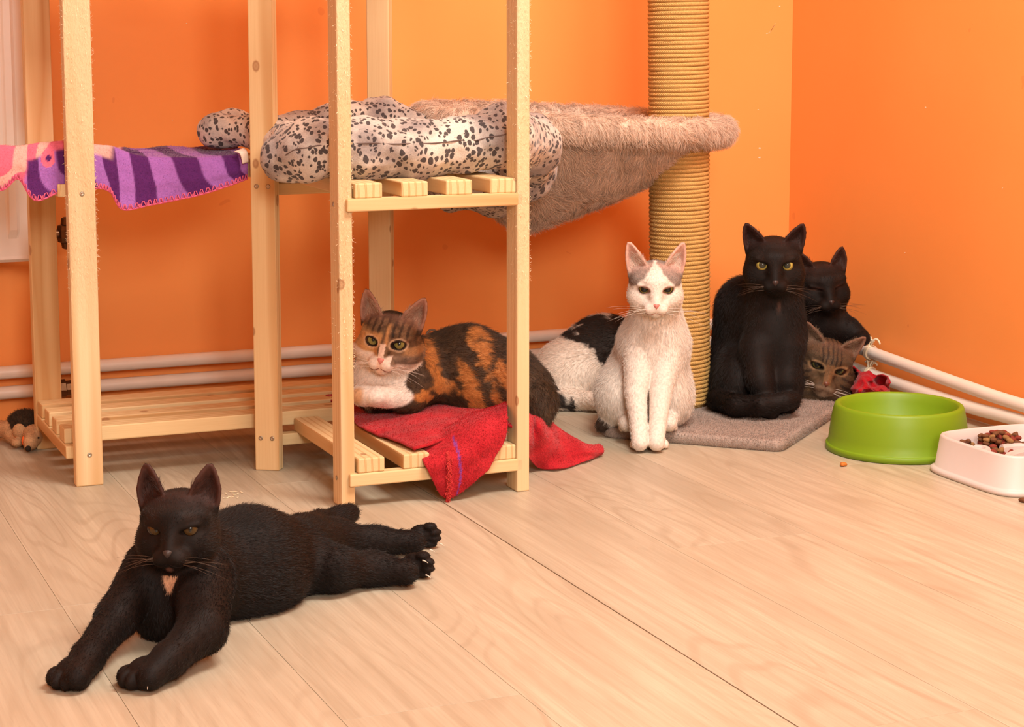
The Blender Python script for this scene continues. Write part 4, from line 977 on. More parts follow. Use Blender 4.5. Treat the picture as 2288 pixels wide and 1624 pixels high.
fur_curves('fibres', V, Nr, F, Cr, np.where(V[:, 2] < 0.56, 0.006, 0.0025), np.cross(Nr, (0, 0, 1.0)), 18000, MAT_PLUSHHAIR, rope, TO, lift=0.4, jitter=0.7, rad=0.00018, sag=0.1)
# hammock: hoop, hanging pouch
HC = np.array([1.612, 3.475]); HA, HB = 0.312, 0.205
def rim(ph):
    x, y = np.cos(ph) * HA, np.sin(ph) * HB; z = 0.585 - 0.016 * np.cos(ph) + 0.006 * np.sin(ph)
    return np.stack([HC[0] + x, HC[1] + y, z], -1)
ph = np.linspace(0, 2 * PI, 97)[:-1]
plush = np.array((0.62, 0.455, 0.35))
# rim roll
cen = rim(ph); tan = norm(np.roll(cen, -1, 0) - np.roll(cen, 1, 0)); out = norm(np.cross(tan, (0, 0, 1.0))); seg = 14; al = np.arange(seg) * 2 * PI / seg
V1 = (cen[:, None] + 0.026 * (np.cos(al)[None, :, None] * out[:, None] + np.sin(al)[None, :, None] * np.array([0, 0, 1.0]))).reshape(-1, 3)
i = np.arange(96)[:, None]; j = np.arange(seg)[None, :]; F1 = np.stack([i * seg + j, ((i + 1) % 96) * seg + j, ((i + 1) % 96) * seg + (j + 1) % seg, i * seg + (j + 1) % seg], -1).reshape(-1, 4)
me = np_mesh('hammock_rim', V1 - TO, F1); C1 = np.tile(plush, (len(V1), 1)) * (1 + 0.12 * vnoise(V1, 40, 2))[:, None]; vcol(me, C1)
MAT_PLUSH = attr_mat('beige_plush', 0.9, 0.1, 0.2, 300)
hrim = link('hammock_rim', me, MAT_PLUSH, tree); N1 = np.repeat(np.zeros((96, 3)), seg, 0); N1 = (np.cos(al)[None, :, None] * out[:, None] + np.sin(al)[None, :, None] * np.array([0, 0, 1.0])).reshape(-1, 3)
clump = norm(np.stack([vnoise(V1, 55, 11), vnoise(V1, 55, 12), vnoise(V1, 55, 13) - 0.5], -1)); fl1 = norm(np.repeat(tan, seg, 0) * 0.3 + clump)
fur_curves('rim_fur', V1, N1, F1, C1, np.full(len(V1), 0.017), fl1, 40000, MAT_PLUSHHAIR, hrim, TO, lift=0.42, jitter=0.13, rad=0.00034, sag=0.5, wave=0.35, pts=5, shade=0.22)
# pouch
nt = 34; th = np.linspace(0.0, PI / 2 * 0.985, nt); BC = np.array([1.50, 3.47]); rows = []
for q in th:
    r = rim(ph); s_ = math.sin(q)**1.15; p = r.copy(); cxy = HC * (1 - s_) + BC * s_
    p[:, :2] = cxy + (r[:, :2] - HC) * (1 - 0.86 * math.sin(q)**1.5 - 0.14 * (1 - math.cos(q))) ; p[:, 2] = r[:, 2] * (1 - s_) + 0.590 * s_ - 0.215 * math.sin(q)**1.0; rows.append(p)
V2 = np.concatenate(rows); F2 = np.array([(a * 96 + b, (a + 1) * 96 + b, (a + 1) * 96 + (b + 1) % 96, a * 96 + (b + 1) % 96) for a in range(nt - 1) for b in range(96)])
V2b = V2 + np.array([0, 0, 0.010]); V2b[:, :2] = HC + (V2b[:, :2] - HC) * 0.97
Vp = np.concatenate([V2, V2b]); Fp = np.concatenate([F2, F2[:, ::-1] + len(V2)])
last = (nt - 1) * 96; Fc = np.array([(last + b, last + (b + 1) % 96, last + (b + 1) % 96 + len(V2), last + b + len(V2)) for b in range(96)])
Fp = np.concatenate([Fp, Fc]); me = np_mesh('hammock_pouch', Vp - TO, Fp); Np = mesh_normals(me); Cp = np.tile(plush, (len(Vp), 1)) * (1 + 0.16 * vnoise(Vp, 30, 5))[:, None]; vcol(me, Cp)
pouch = link('hammock_pouch', me, MAT_PLUSH, tree)
# make the normals of the outer skin point outwards for the hairs
o2 = norm(np.column_stack([V2[:, :2] - BC, (V2[:, 2] - 0.60)]));  N2 = Np[:len(V2)]; N2 = np.where((N2 * o2).sum(1, keepdims=True) < 0, -N2, N2)
cl = norm(np.stack([1.6 * vnoise(V2, 45, 21) + 0.3, 1.6 * vnoise(V2, 45, 22), 1.6 * vnoise(V2, 45, 23) - 0.7], -1))
fur_curves('pouch_fur', V2, N2, F2, Cp[:len(V2)], np.full(len(V2), 0.021), cl, 90000, MAT_PLUSHHAIR, pouch, TO, lift=0.22, jitter=0.10, rad=0.00034, sag=0.35, wave=0.35, pts=6, shade=0.25)
fur_curves('pouch_lining', V2b, -N2, F2, Cp[:len(V2)], np.full(len(V2), 0.012), cl, 14000, MAT_PLUSHHAIR, pouch, TO, lift=0.4, jitter=0.25, rad=0.0004, sag=0.3, wave=0.3, pts=4)

# ------------------------------------------------------------------ cloth sheets from a coarse grid of support points
def sheet(ctrl, nu, nv):
    G = catmull(np.array(ctrl, float), nv); G = catmull(np.swapaxes(G, 0, 1), nu); G = np.swapaxes(G, 0, 1)    # (nv, nu, 3)
    nrm = norm(np.cross(np.gradient(G, axis=1), np.gradient(G, axis=0)))
    return G, nrm
def cloth(name, parts, thick, parent, off, mat, colours):
    """each part becomes a closed thin slab; all parts form one cloth"""
    Vs, Fs, Cs, o, outer = [], [], [], 0, []
    for (G, N_), C in zip(parts, colours):
        nv, nu = G.shape[:2]; a = G.reshape(-1, 3); b = (G - N_ * thick).reshape(-1, 3); m = nv * nu
        idx = np.arange(m).reshape(nv, nu); q = np.stack([idx[:-1, :-1], idx[:-1, 1:], idx[1:, 1:], idx[1:, :-1]], -1).reshape(-1, 4)
        bd = np.concatenate([idx[0, :], idx[1:, -1], idx[-1, -2::-1], idx[-2:0:-1, 0]]); nb = np.roll(bd, -1)
        Vs += [a, b]; Fs += [q + o, q[:, ::-1] + m + o, np.stack([nb, bd, bd + m, nb + m], -1) + o]; Cs += [C, C]; outer.append((a, N_.reshape(-1, 3), q, C)); o += 2 * m
    me = np_mesh(name, np.concatenate(Vs) - off, np.concatenate(Fs)); vcol(me, np.concatenate(Cs))
    return link(name, me, mat, parent), outer
# --- red towel
MAT_TERRY = attr_mat('red_terry', 0.95, 0.08, 0.22, 420, sheen=0.15, bump=0.5)
zt = 0.090
P8 = [[(925, 1000, .090), (862, 972, .092), (805, 950, .092), (770, 915, .092), (727, 882, .094)],
      [(1000, 975, .098), (945, 945, .104), (898, 918, .104), (868, 890, .100), (840, 868, .097)],
      [(1085, 945, .108), (1052, 928, .112), (1020, 912, .112), (980, 888, .106), (950, 868, .098)],
      [(1150, 958, .104), (1156, 945, .108), (1165, 930, .104), (1160, 900, .102), (1140, 880, .096)],
      [(1196, 1040, .012), (1198, 1012, .038), (1200, 982, .064), (1205, 952, .088), (1205, 926, .098)],
      [(1250, 1046, .006), (1251, 1026, .018), (1252, 1002, .034), (1250, 976, .050), (1240, 948, .068)],
      [(1308, 1030, .005), (1312, 1019, .012), (1314, 1009, .020), (1312, 1000, .024), (1306, 988, .027)],
      [(1343, 1014, .004), (1347, 1010, .009), (1348, 1006, .011), (1346, 1002, .012), (1341, 997, .011)]]
ctrl = [[fl(*P8[c][r]) for c in range(8)] for r in range(5)]
G1 = sheet(ctrl, 120, 60)
P4 = [[(922, 972, 3.02), (998, 944, 3.03), (1075, 915, 3.02), (1136, 897, 2.985)],
      [(931, 994, 2.965), (1000, 962, 2.965), (1075, 926, 2.955), (1132, 902, 2.948)],
      [(946, 1030, 2.900), (1010, 1014, 2.896), (1078, 985, 2.898), (1134, 941, 2.908)],
      [(966, 1072, 2.896), (1008, 1066, 2.888), (1068, 1036, 2.890), (1126, 988, 2.897)],
      [(984, 1108, 2.898), (1003, 1115, 2.890), (1040, 1094, 2.888), (1090, 1050, 2.892)]]
G2 = sheet([[onY(*p) for p in row] for row in P4], 60, 60)
def wrinkle(Gn, amp, sc, seed):
    G, N_ = Gn; f = vnoise(G.reshape(-1, 3), sc, seed) + 0.5 * vnoise(G.reshape(-1, 3), sc * 2.3, seed + 1); return G + N_ * (amp * f).reshape(G.shape[:2])[..., None], N_
def up_facing(Gn, d):
    G, N_ = Gn; s_ = np.sign((N_.reshape(-1, 3) @ np.array(d)).mean()); return (G, N_ * s_) if s_ > 0 else (G[:, ::-1], N_[:, ::-1] * s_)
G1 = up_facing(wrinkle(G1, 0.0035, 22, 3), (0, -0.3, 1)); G2 = up_facing(wrinkle(G2, 0.0030, 26, 5), (0, -1, 0.2))
towel = empty('towel', (1.15, 3.05, 0.08), 'red terry towel spread under the calico cat and trailing onto the floor', 'towel'); WO = np.array(towel.location)
red = np.array((0.41, 0.014, 0.022)); cols = []
for G, N_ in (G1, G2):
    p = G.reshape(-1, 3); f = 0.5 + 0.5 * vnoise(p, 35, 8); cols.append(lab(np.tile(red * 0.8, (len(p), 1)), np.tile(red * 1.2 + 0.01, (len(p), 1)), f))
nv, nu = G2[0].shape[:2]; uu = np.linspace(0, 1, nu)[None, :].repeat(nv, 0); vv = np.linspace(0, 1, nv)[:, None].repeat(nu, 1)
if G2[0][0, 0] @ RIGHT > G2[0][0, -1] @ RIGHT: uu = 1 - uu
band = (np.abs(uu - 0.40 + 0.22 * (0.5 - vv)) < 0.012) & (vv > 0.35); cols[1] = np.where(band.reshape(-1, 1), (0.22, 0.05, 0.26), cols[1])
tob, outer = cloth('terry_cloth', [G1, G2], 0.004, towel, WO, MAT_TERRY, cols)
for (a, nn, q, C), cnt in zip(outer, (26000, 14000)):
    fur_curves('terry_loops', a, nn, q, C, np.full(len(a), 0.0030), np.tile((0.2, -0.2, -0.3), (len(a), 1)), cnt, MAT_PLUSHHAIR, tob, WO, lift=0.6, jitter=0.6, rad=0.0004, sag=0.1, pts=3, shade=0.25)
# fringe where the hem has frayed
Lf = []
edge = G2[0][int(nv * 0.45):, int(nu * (0.30 if uu[0, 0] < 0.5 else 0.70))]
for p in edge[::1]:
    for _ in range(5):
        d = norm(np.array([random.uniform(-0.6, 0.3), -0.7, random.uniform(-0.5, 0.5)])); t = np.linspace(0, 1, 5); l = random.uniform(0.004, 0.011)
        Lf.append((np.array([p + np.array([random.uniform(-.003, .003), -0.001, 0]) + d * l * x - UPW * 0.006 * x * x for x in t]) - WO, 0.0005))
o = link('fringe', tubes_mesh('fringe', Lf, 4), plain('red_thread', (0.60, 0.05, 0.05), 0.8, 0.1), towel); o['kind'] = 'stuff'

# --- purple fleece blanket over the left wing's upper shelf
blanket = empty('blanket', (0.72, 3.35, SH_L), 'purple and pink patterned fleece blanket draped over the upper slats', 'blanket'); BO = np.array(blanket.location)
cx = [-70, 0, 45, 85, 145, 205, 245, 285, 335, 390, 450, 515, 553]
hem = [418, 424, 398, 446, 422, 418, 428, 467, 457, 446, 432, 412, 398]
top = [.583, .583, .582, .584, .586, .583, .578, .566, .556, .554, .553, .556, .560]
wob = [0, 3, -4, -6, 2, 4, 2, -9, 0, 2, 3, 1, 0]
ctrl = []
HY = 3.2640
for r in range(8):
    row = []
    for k, px in enumerate(cx):
        e = onY(px, 380, HY)
        if r == 0: row.append((e[0] + 0.045, 3.535, 0.552 + 0.004 * (k % 2)))
        elif r == 1: row.append((e[0] + 0.03, 3.44, 0.5535 + 0.003 * ((k + 1) % 2)))
        elif r == 2: row.append((e[0] + 0.014, 3.345, 0.556 + 0.3 * (top[k] - 0.556)))
        elif r == 3: row.append((e[0] + 0.004, 3.295, 0.548 + 0.85 * (top[k] - 0.548)))
        elif r == 4: row.append((e[0], HY + 0.006, top[k] - 0.004))
        else:
            t_ = {5: 0.33, 6: 0.68, 7: 1.0}[r]; b_ = onY(px + wob[k] * t_ + (0 if k != 7 else -2), hem[k], HY - 0.003 - (0.010 if k in (3, 7, 8) else 0.0) * t_)
            row.append(tuple(np.array((e[0], HY - 0.004, top[k] - 0.016)) * (1 - t_) + b_ * t_))
    ctrl.append(row)
G3 = sheet(ctrl, 220, 110); G3 = up_facing(wrinkle(G3, 0.0022, 24, 12), (0, -0.5, 1))
G, N_ = G3; nv, nu = G.shape[:2]; p = G.reshape(-1, 3)
# pattern printed on the fleece, laid out along the cloth itself
u_ = np.linspace(0, 1, nu)[None, :].repeat(nv, 0); v_ = np.linspace(0, 1, nv)[:, None].repeat(nu, 1)
if G[0, 0, 0] > G[0, -1, 0]: u_ = 1 - u_
wv = vnoise(np.column_stack([u_.ravel() * 6, v_.ravel() * 4, 0 * u_.ravel()]), 1.0, 4).reshape(nv, nu)
lil, drk, pnk, crm = (np.array(c) for c in ((0.33, 0.125, 0.42), (0.090, 0.018, 0.115), (0.66, 0.13, 0.20), (0.66, 0.42, 0.34)))
st = sst(-0.12, 0.12, np.sin((u_ * 8.2 - 0.75 * v_ + 0.20 * wv + 0.18) * 2 * PI * 0.86)); C = lil + (drk - lil) * st[..., None]
pk = np.maximum((1 - sst(0.50, 0.54, u_ + 0.05 * wv + 0.10 * (v_ - 0.5))) * (1 - sst(0.635, 0.665, v_ + 0.06 * wv)), 1 - sst(0.175, 0.20, u_ + 0.03 * wv))
pc = pnk + (crm - pnk) * sst(0.1, 0.35, np.sin(u_ * 30 + 6 * wv))[..., None] * 0.8; C = C + (pc - C) * pk[..., None]
ring_ = np.hypot((u_ - 0.285) * 5.5, (v_ - 0.665) * 2.1); C = np.where((ring_ < 0.115)[..., None], pnk * 1.1, C); C = np.where((ring_ < 0.045)[..., None], drk, C)
C = np.where(((v_ > 0.965) & (np.sin(u_ * 260) > 0.2))[..., None], pnk * 0.8, C).reshape(-1, 3)
MAT_FLEECE = attr_mat('fleece', 0.95, 0.08, 0.12, 300, sheen=0.25, bump=0.25)
bob, outer = cloth('fleece', [G3], 0.005, blanket, BO, MAT_FLEECE, [C])
a, nn, q, C_ = outer[0]
fur_curves('fleece_nap', a, nn, q, C_, np.full(len(a), 0.0030), np.tile((0.5, 0.0, -0.4), (len(a), 1)), 36000, MAT_PLUSHHAIR, bob, BO, lift=0.45, jitter=0.6, rad=0.00022, sag=0.0, pts=3, shade=0.15)
hemline = G[-1]; seg_ = []; zz = []
for i in range(0, len(hemline) - 1, 1):
    p0 = hemline[i] + N_[-1, i] * 0.0016; k = i % 4; zz.append(p0 + UPW * (0.0075 if k in (1, 2) else -0.0005))
seg_.append((np.array(zz) - BO, 0.0009)); seg_.append((hemline - UPW * 0.001 - BO, 0.0016))
link('stitching', tubes_mesh('stitching', seg_, 6), plain('pink_yarn', (0.70, 0.12, 0.22), 0.8, 0.1), blanket)
tg = [[onY(523, 338, 3.258), onY(536, 344, 3.250), onY(542, 366, 3.252)], [onY(545, 330, 3.258), onY(553, 340, 3.250), onY(556, 362, 3.254)]]
Gt = up_facing(sheet([list(x) for x in zip(*tg)], 6, 16), (0, -1, 0.2)); tcol = np.tile((0.80, 0.66, 0.55), (96, 1))
cloth('care_tag', [Gt], 0.0006, blanket, BO, attr_mat('tag_paper', 0.7, 0.2, 0.04), [tcol])

# --- leopard print bed on the right wing's upper shelf, sagging into the hammock
def leopard_material():
    m = M('leopard_plush', 0.85, 0.15); o = m.obj()
    w = m.n('ShaderNodeVectorMath', {0: o, 1: m.n('ShaderNodeVectorMath', {0: m.n('ShaderNodeTexNoise', {'Vector': o, 'Scale': 55.0, 'Detail': 2.0}).outputs['Color'], 1: (0.011, 0.011, 0.011)}, operation='MULTIPLY').outputs[0]}, operation='ADD').outputs[0]
    v = m.n('ShaderNodeTexVoronoi', {'Vector': m.map(w, (112, 112, 88)), 'Scale': 1.0, 'Randomness': 0.9}, feature='F1')
    sz = m.math('ADD', m.math('MULTIPLY', m.n('ShaderNodeSeparateColor', {0: v.outputs['Color']}).outputs[1], 0.34), 0.26)
    spot = m.math('MULTIPLY', m.math('SUBTRACT', sz, v.outputs['Distance']), 14.0, True)
    b = m.noise(o, 13, 3.0); c = m.mix(m.ramp(b, [(0.38, 0.0), (0.62, 1.0)]), (0.27, 0.225, 0.21), (0.62, 0.545, 0.475))
    c = m.mix(m.math('MULTIPLY', spot, 0.93), c, (0.035, 0.026, 0.028)); c = m.mix(1.0, c, m.ramp(m.noise(o, 420, 3.0), [(0.3, 0.86), (0.7, 1.10)]), 'MULTIPLY')
    m.set('Base Color', c); m.set('Sheen Weight', 0.2); m.bump(m.noise(o, 500, 3.0), 0.3, 0.002)
    return m.m
bed = empty('pet_bed', (1.12, 3.2, SH_R), 'leopard print cushioned pet bed lying on the upper slats', 'pet bed'); DO = np.array(bed.location)
L = Blob(0.0032)
front = [onY(632, 352, 3.06), onY(700, 335, 3.03), onY(800, 330, 3.015), onY(920, 333, 3.012), onY(1040, 322, 3.015), onY(1125, 305, 3.03)]
L.chain(front, [.040, .046, .049, .047, .045, .050], 0.02)
L.chain([front[-1], onY(1188, 325, 3.13), onY(1178, 380, 3.25), onY(1100, 430, 3.40), onY(1010, 432, 3.46)], [.050, .046, .046, .040, .036], 0.03)
L.chain([onY(640, 342, 3.08), onY(652, 312, 3.18), onY(590, 292, 3.30), onY(478, 290, 3.37), onY(520, 285, 3.43)], [.036, .030, .030, .031, .030], 0.012)
L.chain([onY(520, 285, 3.43), onY(660, 292, 3.46), onY(760, 275, 3.47), onY(860, 265, 3.47), onY(925, 292, 3.45), onY(1010, 330, 3.44)], [.030, .030, .036, .038, .034, .034], 0.02)
L.el(np.array([1.10, 3.22, SH_R + 0.026]), (0.20, 0.20, 0.026), None, 0.03); L.el(onY(1080, 400, 3.33), (0.13, 0.11, 0.05), None, 0.04)
V, F = L.mesh(); wn = 0.0055 * vnoise(V, 24, 4) + 0.0025 * vnoise(V, 60, 8); me = np_mesh('cushion', V - DO, F); V = V + mesh_normals(me) * wn[:, None]
me = np_mesh('cushion', V - DO, F); cush = link('cushion', me, leopard_material(), bed)
pipe0 = catmull([p + np.array([0, -1, 0]) * r * 0.985 + UPW * 0.010 for p, r in zip(front, [.040, .046, .049, .047, .045, .050])], 50)
Vn = mesh_normals(me); pipe_ = []
for q_ in pipe0:
    k_ = ((V - q_)**2).sum(1).argmin(); pipe_.append(V[k_] + Vn[k_] * 0.0002)
pipe_ = catmull(np.array(pipe_)[::3], 60)
link('seam', tubes_mesh('seam', [(pipe_ - DO, 0.0011)], 6), plain('dark_seam', (0.14, 0.10, 0.09), 0.9, 0.1), bed)

# --- crumpled red rag by the tabby
rag = empty('rag', fl(1935, 885), 'crumpled red cloth rag on the floor under the pipes', 'rag'); GO = np.array(rag.location)
gx = np.linspace(1888, 1990, 7); gy = np.linspace(0, 1, 6); rr_ = random.Random(5)
ctrl = [[np.array(fl(x + rr_.uniform(-5, 5), 898 - 68 * y + 0.30 * (x - 1935) * y, 0.006 + 0.050 * y + (0.012 * math.sin(PI * y) * (0.4 + 0.6 * math.sin(PI * (x - 1880) / 118)) + rr_.uniform(-0.006, 0.012)) )) for x in gx] for y in gy]
Gr = up_facing(wrinkle(sheet(ctrl, 60, 50), 0.006, 40, 3), (0, -0.5, 1)); pc_ = Gr[0].reshape(-1, 3)
Cr = np.tile((0.36, 0.008, 0.014), (len(pc_), 1)); wl = np.linalg.norm(pc_ - onX(1978, 880, 2.27), axis=1); Cr = np.where(((wl < 0.020) & (vnoise(pc_, 200, 3) > -0.2))[:, None], (0.72, 0.62, 0.58), Cr)
cloth('cotton', [Gr], 0.003, rag, GO, MAT_TERRY, [Cr])

# ------------------------------------------------------------------ bowls
MAT_GREEN = plain('green_plastic', (0.172, 0.300, 0.009), 0.45, 0.4, nz=0.05, nscale=12, bump=0.03)
bowl = empty('food_bowl', (2.022, 2.935, 0), 'round green plastic bowl, empty, beside the wall', 'bowl')
link('shell', lathe('shell', [(0.126, 0.0), (0.1325, 0.001), (0.1325, 0.011), (0.1310, 0.0122), (0.1296, 0.0124), (0.1285, 0.0135), (0.1265, 0.030), (0.1228, 0.060), (0.1185, 0.080), (0.1165, 0.0845), (0.1130, 0.0865), (0.1090, 0.0858), (0.1062, 0.083), (0.1020, 0.070), (0.094, 0.042), (0.084, 0.031), (0.060, 0.0275), (0.001, 0.027)], 96), MAT_GREEN, bowl)
MAT_WHITEP = plain('pinkish_white_plastic', (0.62, 0.54, 0.51), 0.45, 0.5, nz=0.02)
SC = np.array([2.094, 2.664]); feeder = empty('food_bowl', (SC[0], SC[1], 0), 'white rectangular slow feeder bowl holding dry kibble', 'bowl')
def squircle(h, n=112, e=5.0):
    a = np.arange(n) * 2 * PI / n; c, s_ = np.cos(a), np.sin(a); r = (np.abs(c)**e + np.abs(s_)**e)**(-1 / e); return np.column_stack([h * r * c * 1.0, h * r * s_])
prof = [(0.120, 0.0), (0.1275, 0.0005), (0.1290, 0.004), (0.1282, 0.0085), (0.1245, 0.0105), (0.1222, 0.0125), (0.1160, 0.063), (0.1145, 0.0662), (0.1115, 0.0668), (0.1090, 0.0650), (0.1060, 0.046), (0.1035, 0.026), (0.098, 0.0225), (0.06, 0.0220), (0.001, 0.0220)]
V = np.concatenate([np.column_stack([squircle(h), np.full(112, z)]) for h, z in prof]); F = [(i * 112 + j, i * 112 + (j + 1) % 112, (i + 1) * 112 + (j + 1) % 112, (i + 1) * 112 + j) for i in range(len(prof) - 1) for j in range(112)] + [tuple(range(111, -1, -1))]
link('shell', py_mesh('shell', V, F), MAT_WHITEP, feeder)
def ridge(pts, w=0.0058, h=0.028):
    P = catmull(np.array(pts, float), 40); t = norm(np.gradient(P, axis=0)); nrm_ = np.column_stack([-t[:, 1], t[:, 0]]); prof_ = [(-w * 1.15, 0.0215), (-w, 0.0215 + h * 0.85), (-w * 0.6, 0.0215 + h), (w * 0.6, 0.0215 + h), (w, 0.0215 + h * 0.85), (w * 1.15, 0.0215)]
    V = []
    for p, n_ in zip(P, nrm_):
        for x, z in prof_: V.append((p[0] + n_[0] * x, p[1] + n_[1] * x, z))
    k = 6; F = [(i * k + j, i * k + j + 1, (i + 1) * k + j + 1, (i + 1) * k + j) for i in range(39) for j in range(5)] + [tuple(range(5, -1, -1)), tuple(39 * k + j for j in range(6))]
    link('ridge', py_mesh('ridge', V, F, False), MAT_WHITEP, feeder)
ridge([(-0.098, 0.018), (-0.075, 0.020), (-0.052, 0.030), (-0.046, 0.048), (-0.055, 0.062)])
ridge([(-0.060, -0.030), (-0.035, -0.012), (-0.010, -0.002), (0.010, 0.002), (0.03, -0.008)])
ridge([(-0.015, 0.040), (0.010, 0.044), (0.035, 0.036), (0.05, 0.020)])
ridge([(-0.040, -0.075), (0.0, -0.062), (0.040, -0.070), (0.065, -0.05)])
ridge([(0.045, 0.075), (0.07, 0.06), (0.08, 0.03)])
# kibble: every piece by itself
def kib_mesh(seed, sx, sy, sz):
    r_ = random.Random(seed); bm = bmesh.new(); bmesh.ops.create_icosphere(bm, subdivisions=2, radius=1.0)
    for v in bm.verts:
        k = 1 + 0.22 * math.sin(3 * math.atan2(v.co.y, v.co.x) + seed) + 0.06 * math.sin(9 * v.co.x + seed); v.co = (v.co.x * sx * k, v.co.y * sy * k, v.co.z * sz * (0.9 + 0.1 * k))
    return bm_mesh('kibble', bm, True)
kinds = [('brown', (0.145, 0.058, 0.024)), ('reddish brown', (0.21, 0.036, 0.022)), ('tan', (0.27, 0.14, 0.05)), ('dark brown', (0.060, 0.024, 0.015))]
kmesh = []
for i, (nm, c) in enumerate(kinds):
    me = kib_mesh(i + 1, 0.0068, 0.0060 if i != 1 else 0.0068, 0.0046); me.materials.append(plain('kibble_' + nm.replace(' ', '_'), c, 0.7, 0.2, nz=0.25, nscale=400, bump=0.3)); kmesh.append(me)
placed = []; rk = random.Random(11); KG = 'kibble pieces in the slow feeder'
def place_kib(x, y, z, i):
    o = link('kibble', kmesh[i], None, None, (x, y, z), (rk.uniform(-0.5, 0.5), rk.uniform(-0.5, 0.5), rk.uniform(0, 6.28)))
    return setp(o, '%s kibble piece heaped with others in the white slow feeder' % kinds[i][0], 'kibble', KG)
tries = 0
while len(placed) < 150 and tries < 9000:
    tries += 1; x = rk.uniform(-0.080, 0.045); y = rk.uniform(0.034, 0.094)
    e = ((x - 0.0) / 0.085)**2 + ((y - 0.085) / 0.066)**2
    if e > 1: continue
    if abs(math.hypot(x + 0.070, y - 0.045) - 0.024) < 0.010 and y < 0.068: continue
    ztop = 0.0255
    for (a_, b_, c_) in placed:
        d = math.hypot(a_ - x, b_ - y)
        if d < 0.0092: ztop = max(ztop, c_ + math.sqrt(max(0, 0.0068**2 - (d * 0.62)**2)))
    if ztop > 0.0255 + 0.006 + 0.036 * (1 - e): continue
    placed.append((x, y, ztop)); place_kib(SC[0] + x, SC[1] + y, ztop, rk.choice((0, 0, 1, 1, 2, 3)))
p = fl(1884, 1042); me = kib_mesh(9, 0.0066, 0.0060, 0.0040); me.materials.append(plain('kibble_orange', (0.52, 0.17, 0.03), 0.6, 0.3, nz=0.2, nscale=400))
setp(link('kibble', me, None, None, (p[0], p[1], 0.0038)), 'single orange kibble lying on the floor in front of the green bowl', 'kibble')
p = fl(2286, 1122); setp(link('kibble', kmesh[0], None, None, (p[0], p[1], 0.0038)), 'single brown kibble lying on the floor in front of the slow feeder', 'kibble')

# ------------------------------------------------------------------ plush hedgehog toy
toy = empty('plush_toy', fl(55, 1003), 'small plush hedgehog toy lying beside the shelf leg', 'plush toy'); YO = np.array(toy.location)
T = Blob(0.0018, 0.0)
T.el(at(57, 951, 3.61), (0.034, 0.034, 0.028), np.stack([RIGHT, AWAY, UPW], 1), 0.006, 0.009, tag='back')
T.el(at(50, 972, 3.60), (0.030, 0.028, 0.022), np.stack([RIGHT, AWAY, UPW], 1), 0.006, tag='tan')
T.rc(at(76, 974, 3.565), 0.0215, at(68, 990, 3.545), 0.012, 0.006, tag='tan'); T.rc(at(68, 990, 3.545), 0.012, at(64, 1000, 3.535), 0.0065, 0.005, tag='tan')
T.el(at(43, 963, 3.568), (0.0125, 0.008, 0.014), np.stack([RIGHT, AWAY, UPW], 1), 0.003, tag='tan')
T.el(at(39, 988, 3.565), (0.011, 0.014, 0.008), np.stack([RIGHT, AWAY, UPW], 1), 0.003, tag='tan')
T.rc(at(26, 962, 3.60), 0.019, at(-8, 956, 3.61), 0.014, 0.006, tag='tan')
V, F = T.mesh(); me = np_mesh('stuffing', V - YO, F); W, D = T.weights(V); tg_ = np.array([q['tag'] for q in T.p])[D.argmin(1)]; nzv = 0.5 + 0.5 * vnoise(V, 90, 3)
C = np.where((tg_ == 'back')[:, None], (0.055, 0.032, 0.018), lab(np.tile((0.40, 0.215, 0.105), (len(V), 1)), np.tile((0.52, 0.31, 0.16), (len(V), 1)), nzv)); vcol(me, C)
tb = link('stuffing', me, attr_mat('toy_plush', 0.9, 0.1, 0.2, 350), toy)
fur_curves('spines', V, mesh_normals(me), F, C, np.where(tg_ == 'back', 0.007, 0.002), np.tile((0, 0, 1.0), (len(V), 1)), 14000, MAT_PLUSHHAIR, tb, YO, lift=0.8, jitter=0.4, rad=0.0003, pts=3, shade=0.35)
for nm, q, r_ in (('nose', at(63, 1002, 3.527), 0.0055), ('eye', at(74, 979, 3.543), 0.002), ('eye', at(86, 978, 3.543), 0.002)):
    bm = bmesh.new(); bmesh.ops.create_uvsphere(bm, u_segments=14, v_segments=10, radius=r_); link(nm, bm_mesh(nm, bm, True), MAT_DARK, toy, q - YO)
bm = bmesh.new(); bmesh.ops.create_uvsphere(bm, u_segments=14, v_segments=10, radius=1.0)
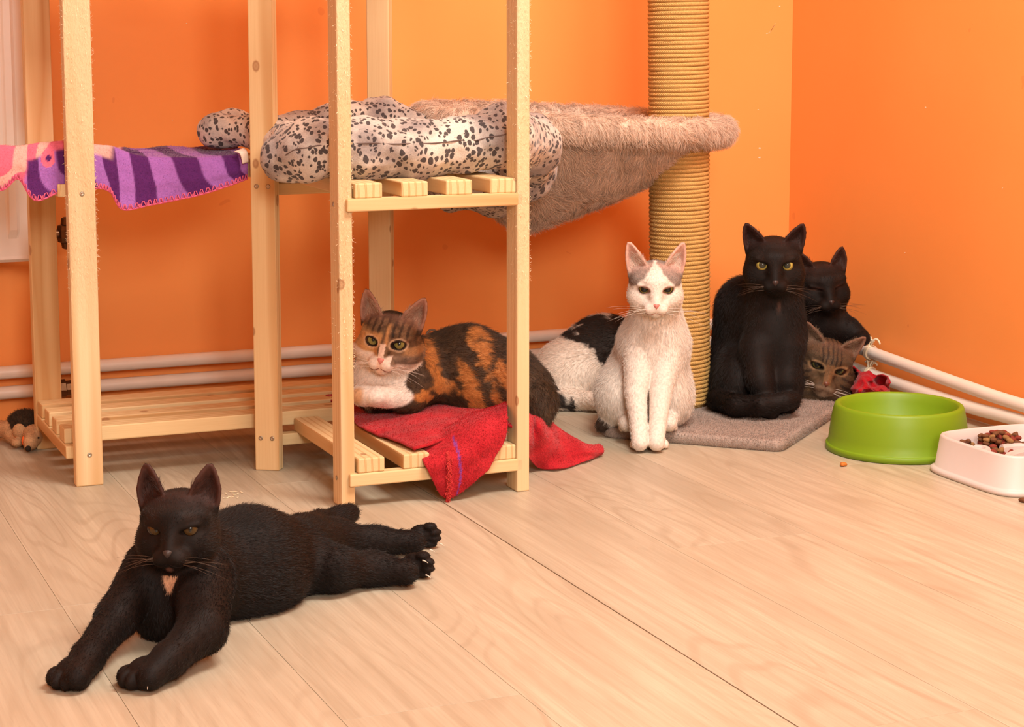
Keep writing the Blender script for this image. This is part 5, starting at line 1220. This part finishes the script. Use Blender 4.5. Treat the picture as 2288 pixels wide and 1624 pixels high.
for v in bm.verts: v.co = (v.co.x * 0.004, v.co.y * 0.004, v.co.z * 0.009)
link('ribbon', bm_mesh('ribbon', bm, True), plain('orange_ribbon', (0.70, 0.12, 0.02), 0.7, 0.2), toy, at(53, 985, 3.55) - YO)

# ------------------------------------------------------------------ wood shavings on the floor
rs = random.Random(4)
for px, py in [(505, 1103), (516, 1110), (527, 1104), (520, 1098), (540, 1100), (505, 1112), (531, 1111)]:
    p = fl(px, py, 0.0012); a = rs.uniform(0, 6.28); t = np.linspace(-1, 1, 7); l = rs.uniform(0.004, 0.009)
    P = np.stack([p[0] + l * t * math.cos(a), p[1] + l * t * math.sin(a), 0.0007 + 0.0016 * t * t], 1)
    setp(link('wood_shaving', tubes_mesh('wood_shaving', [(P - p, 0.0006)], 5), MAT_SPL, None, p), 'pale wood shaving curled on the floor behind the stretched black cat', 'shaving', 'wood shavings')
# --- pink blanket folded on the top shelf, unseen, added to shade the wall
TZ = 0.985 + 0.057
pk_ = empty('blanket', (0.82, 3.40, TZ), 'folded pink blanket on the topmost shelf, out of view and shading the wall', 'blanket'); KO = np.array(pk_.location)
ctrl = []
for r, (y, z) in enumerate([(3.545, TZ + 0.012), (3.45, TZ + 0.030), (3.33, TZ + 0.034), (3.275, TZ + 0.028), (3.262, TZ - 0.03), (3.262, TZ - 0.11)]):
    row = []
    for k, x in enumerate(np.linspace(0.50, 1.20, 7)):
        dz = (0.0, 0.028, 0.0, 0.012, 0.02, 0.012, 0.03)[k] if r >= 4 else 0.004 * (k % 2)
        row.append((x, y - 0.006 * (k % 2) * (r > 3), z + dz * (0.5 if r == 4 else 1)))
    ctrl.append(row)
Gk = up_facing(wrinkle(sheet(ctrl, 80, 50), 0.003, 22, 31), (0, -0.5, 1)); nk = Gk[0].shape[0] * Gk[0].shape[1]
cloth('fleece', [Gk], 0.012, pk_, KO, MAT_FLEECE, [np.tile((0.66, 0.25, 0.27), (nk, 1))])
cat_front(); cat_white(); cat_black_sitting(); cat_black_corner(); cat_tabby(); cat_calico(); cat_pied()
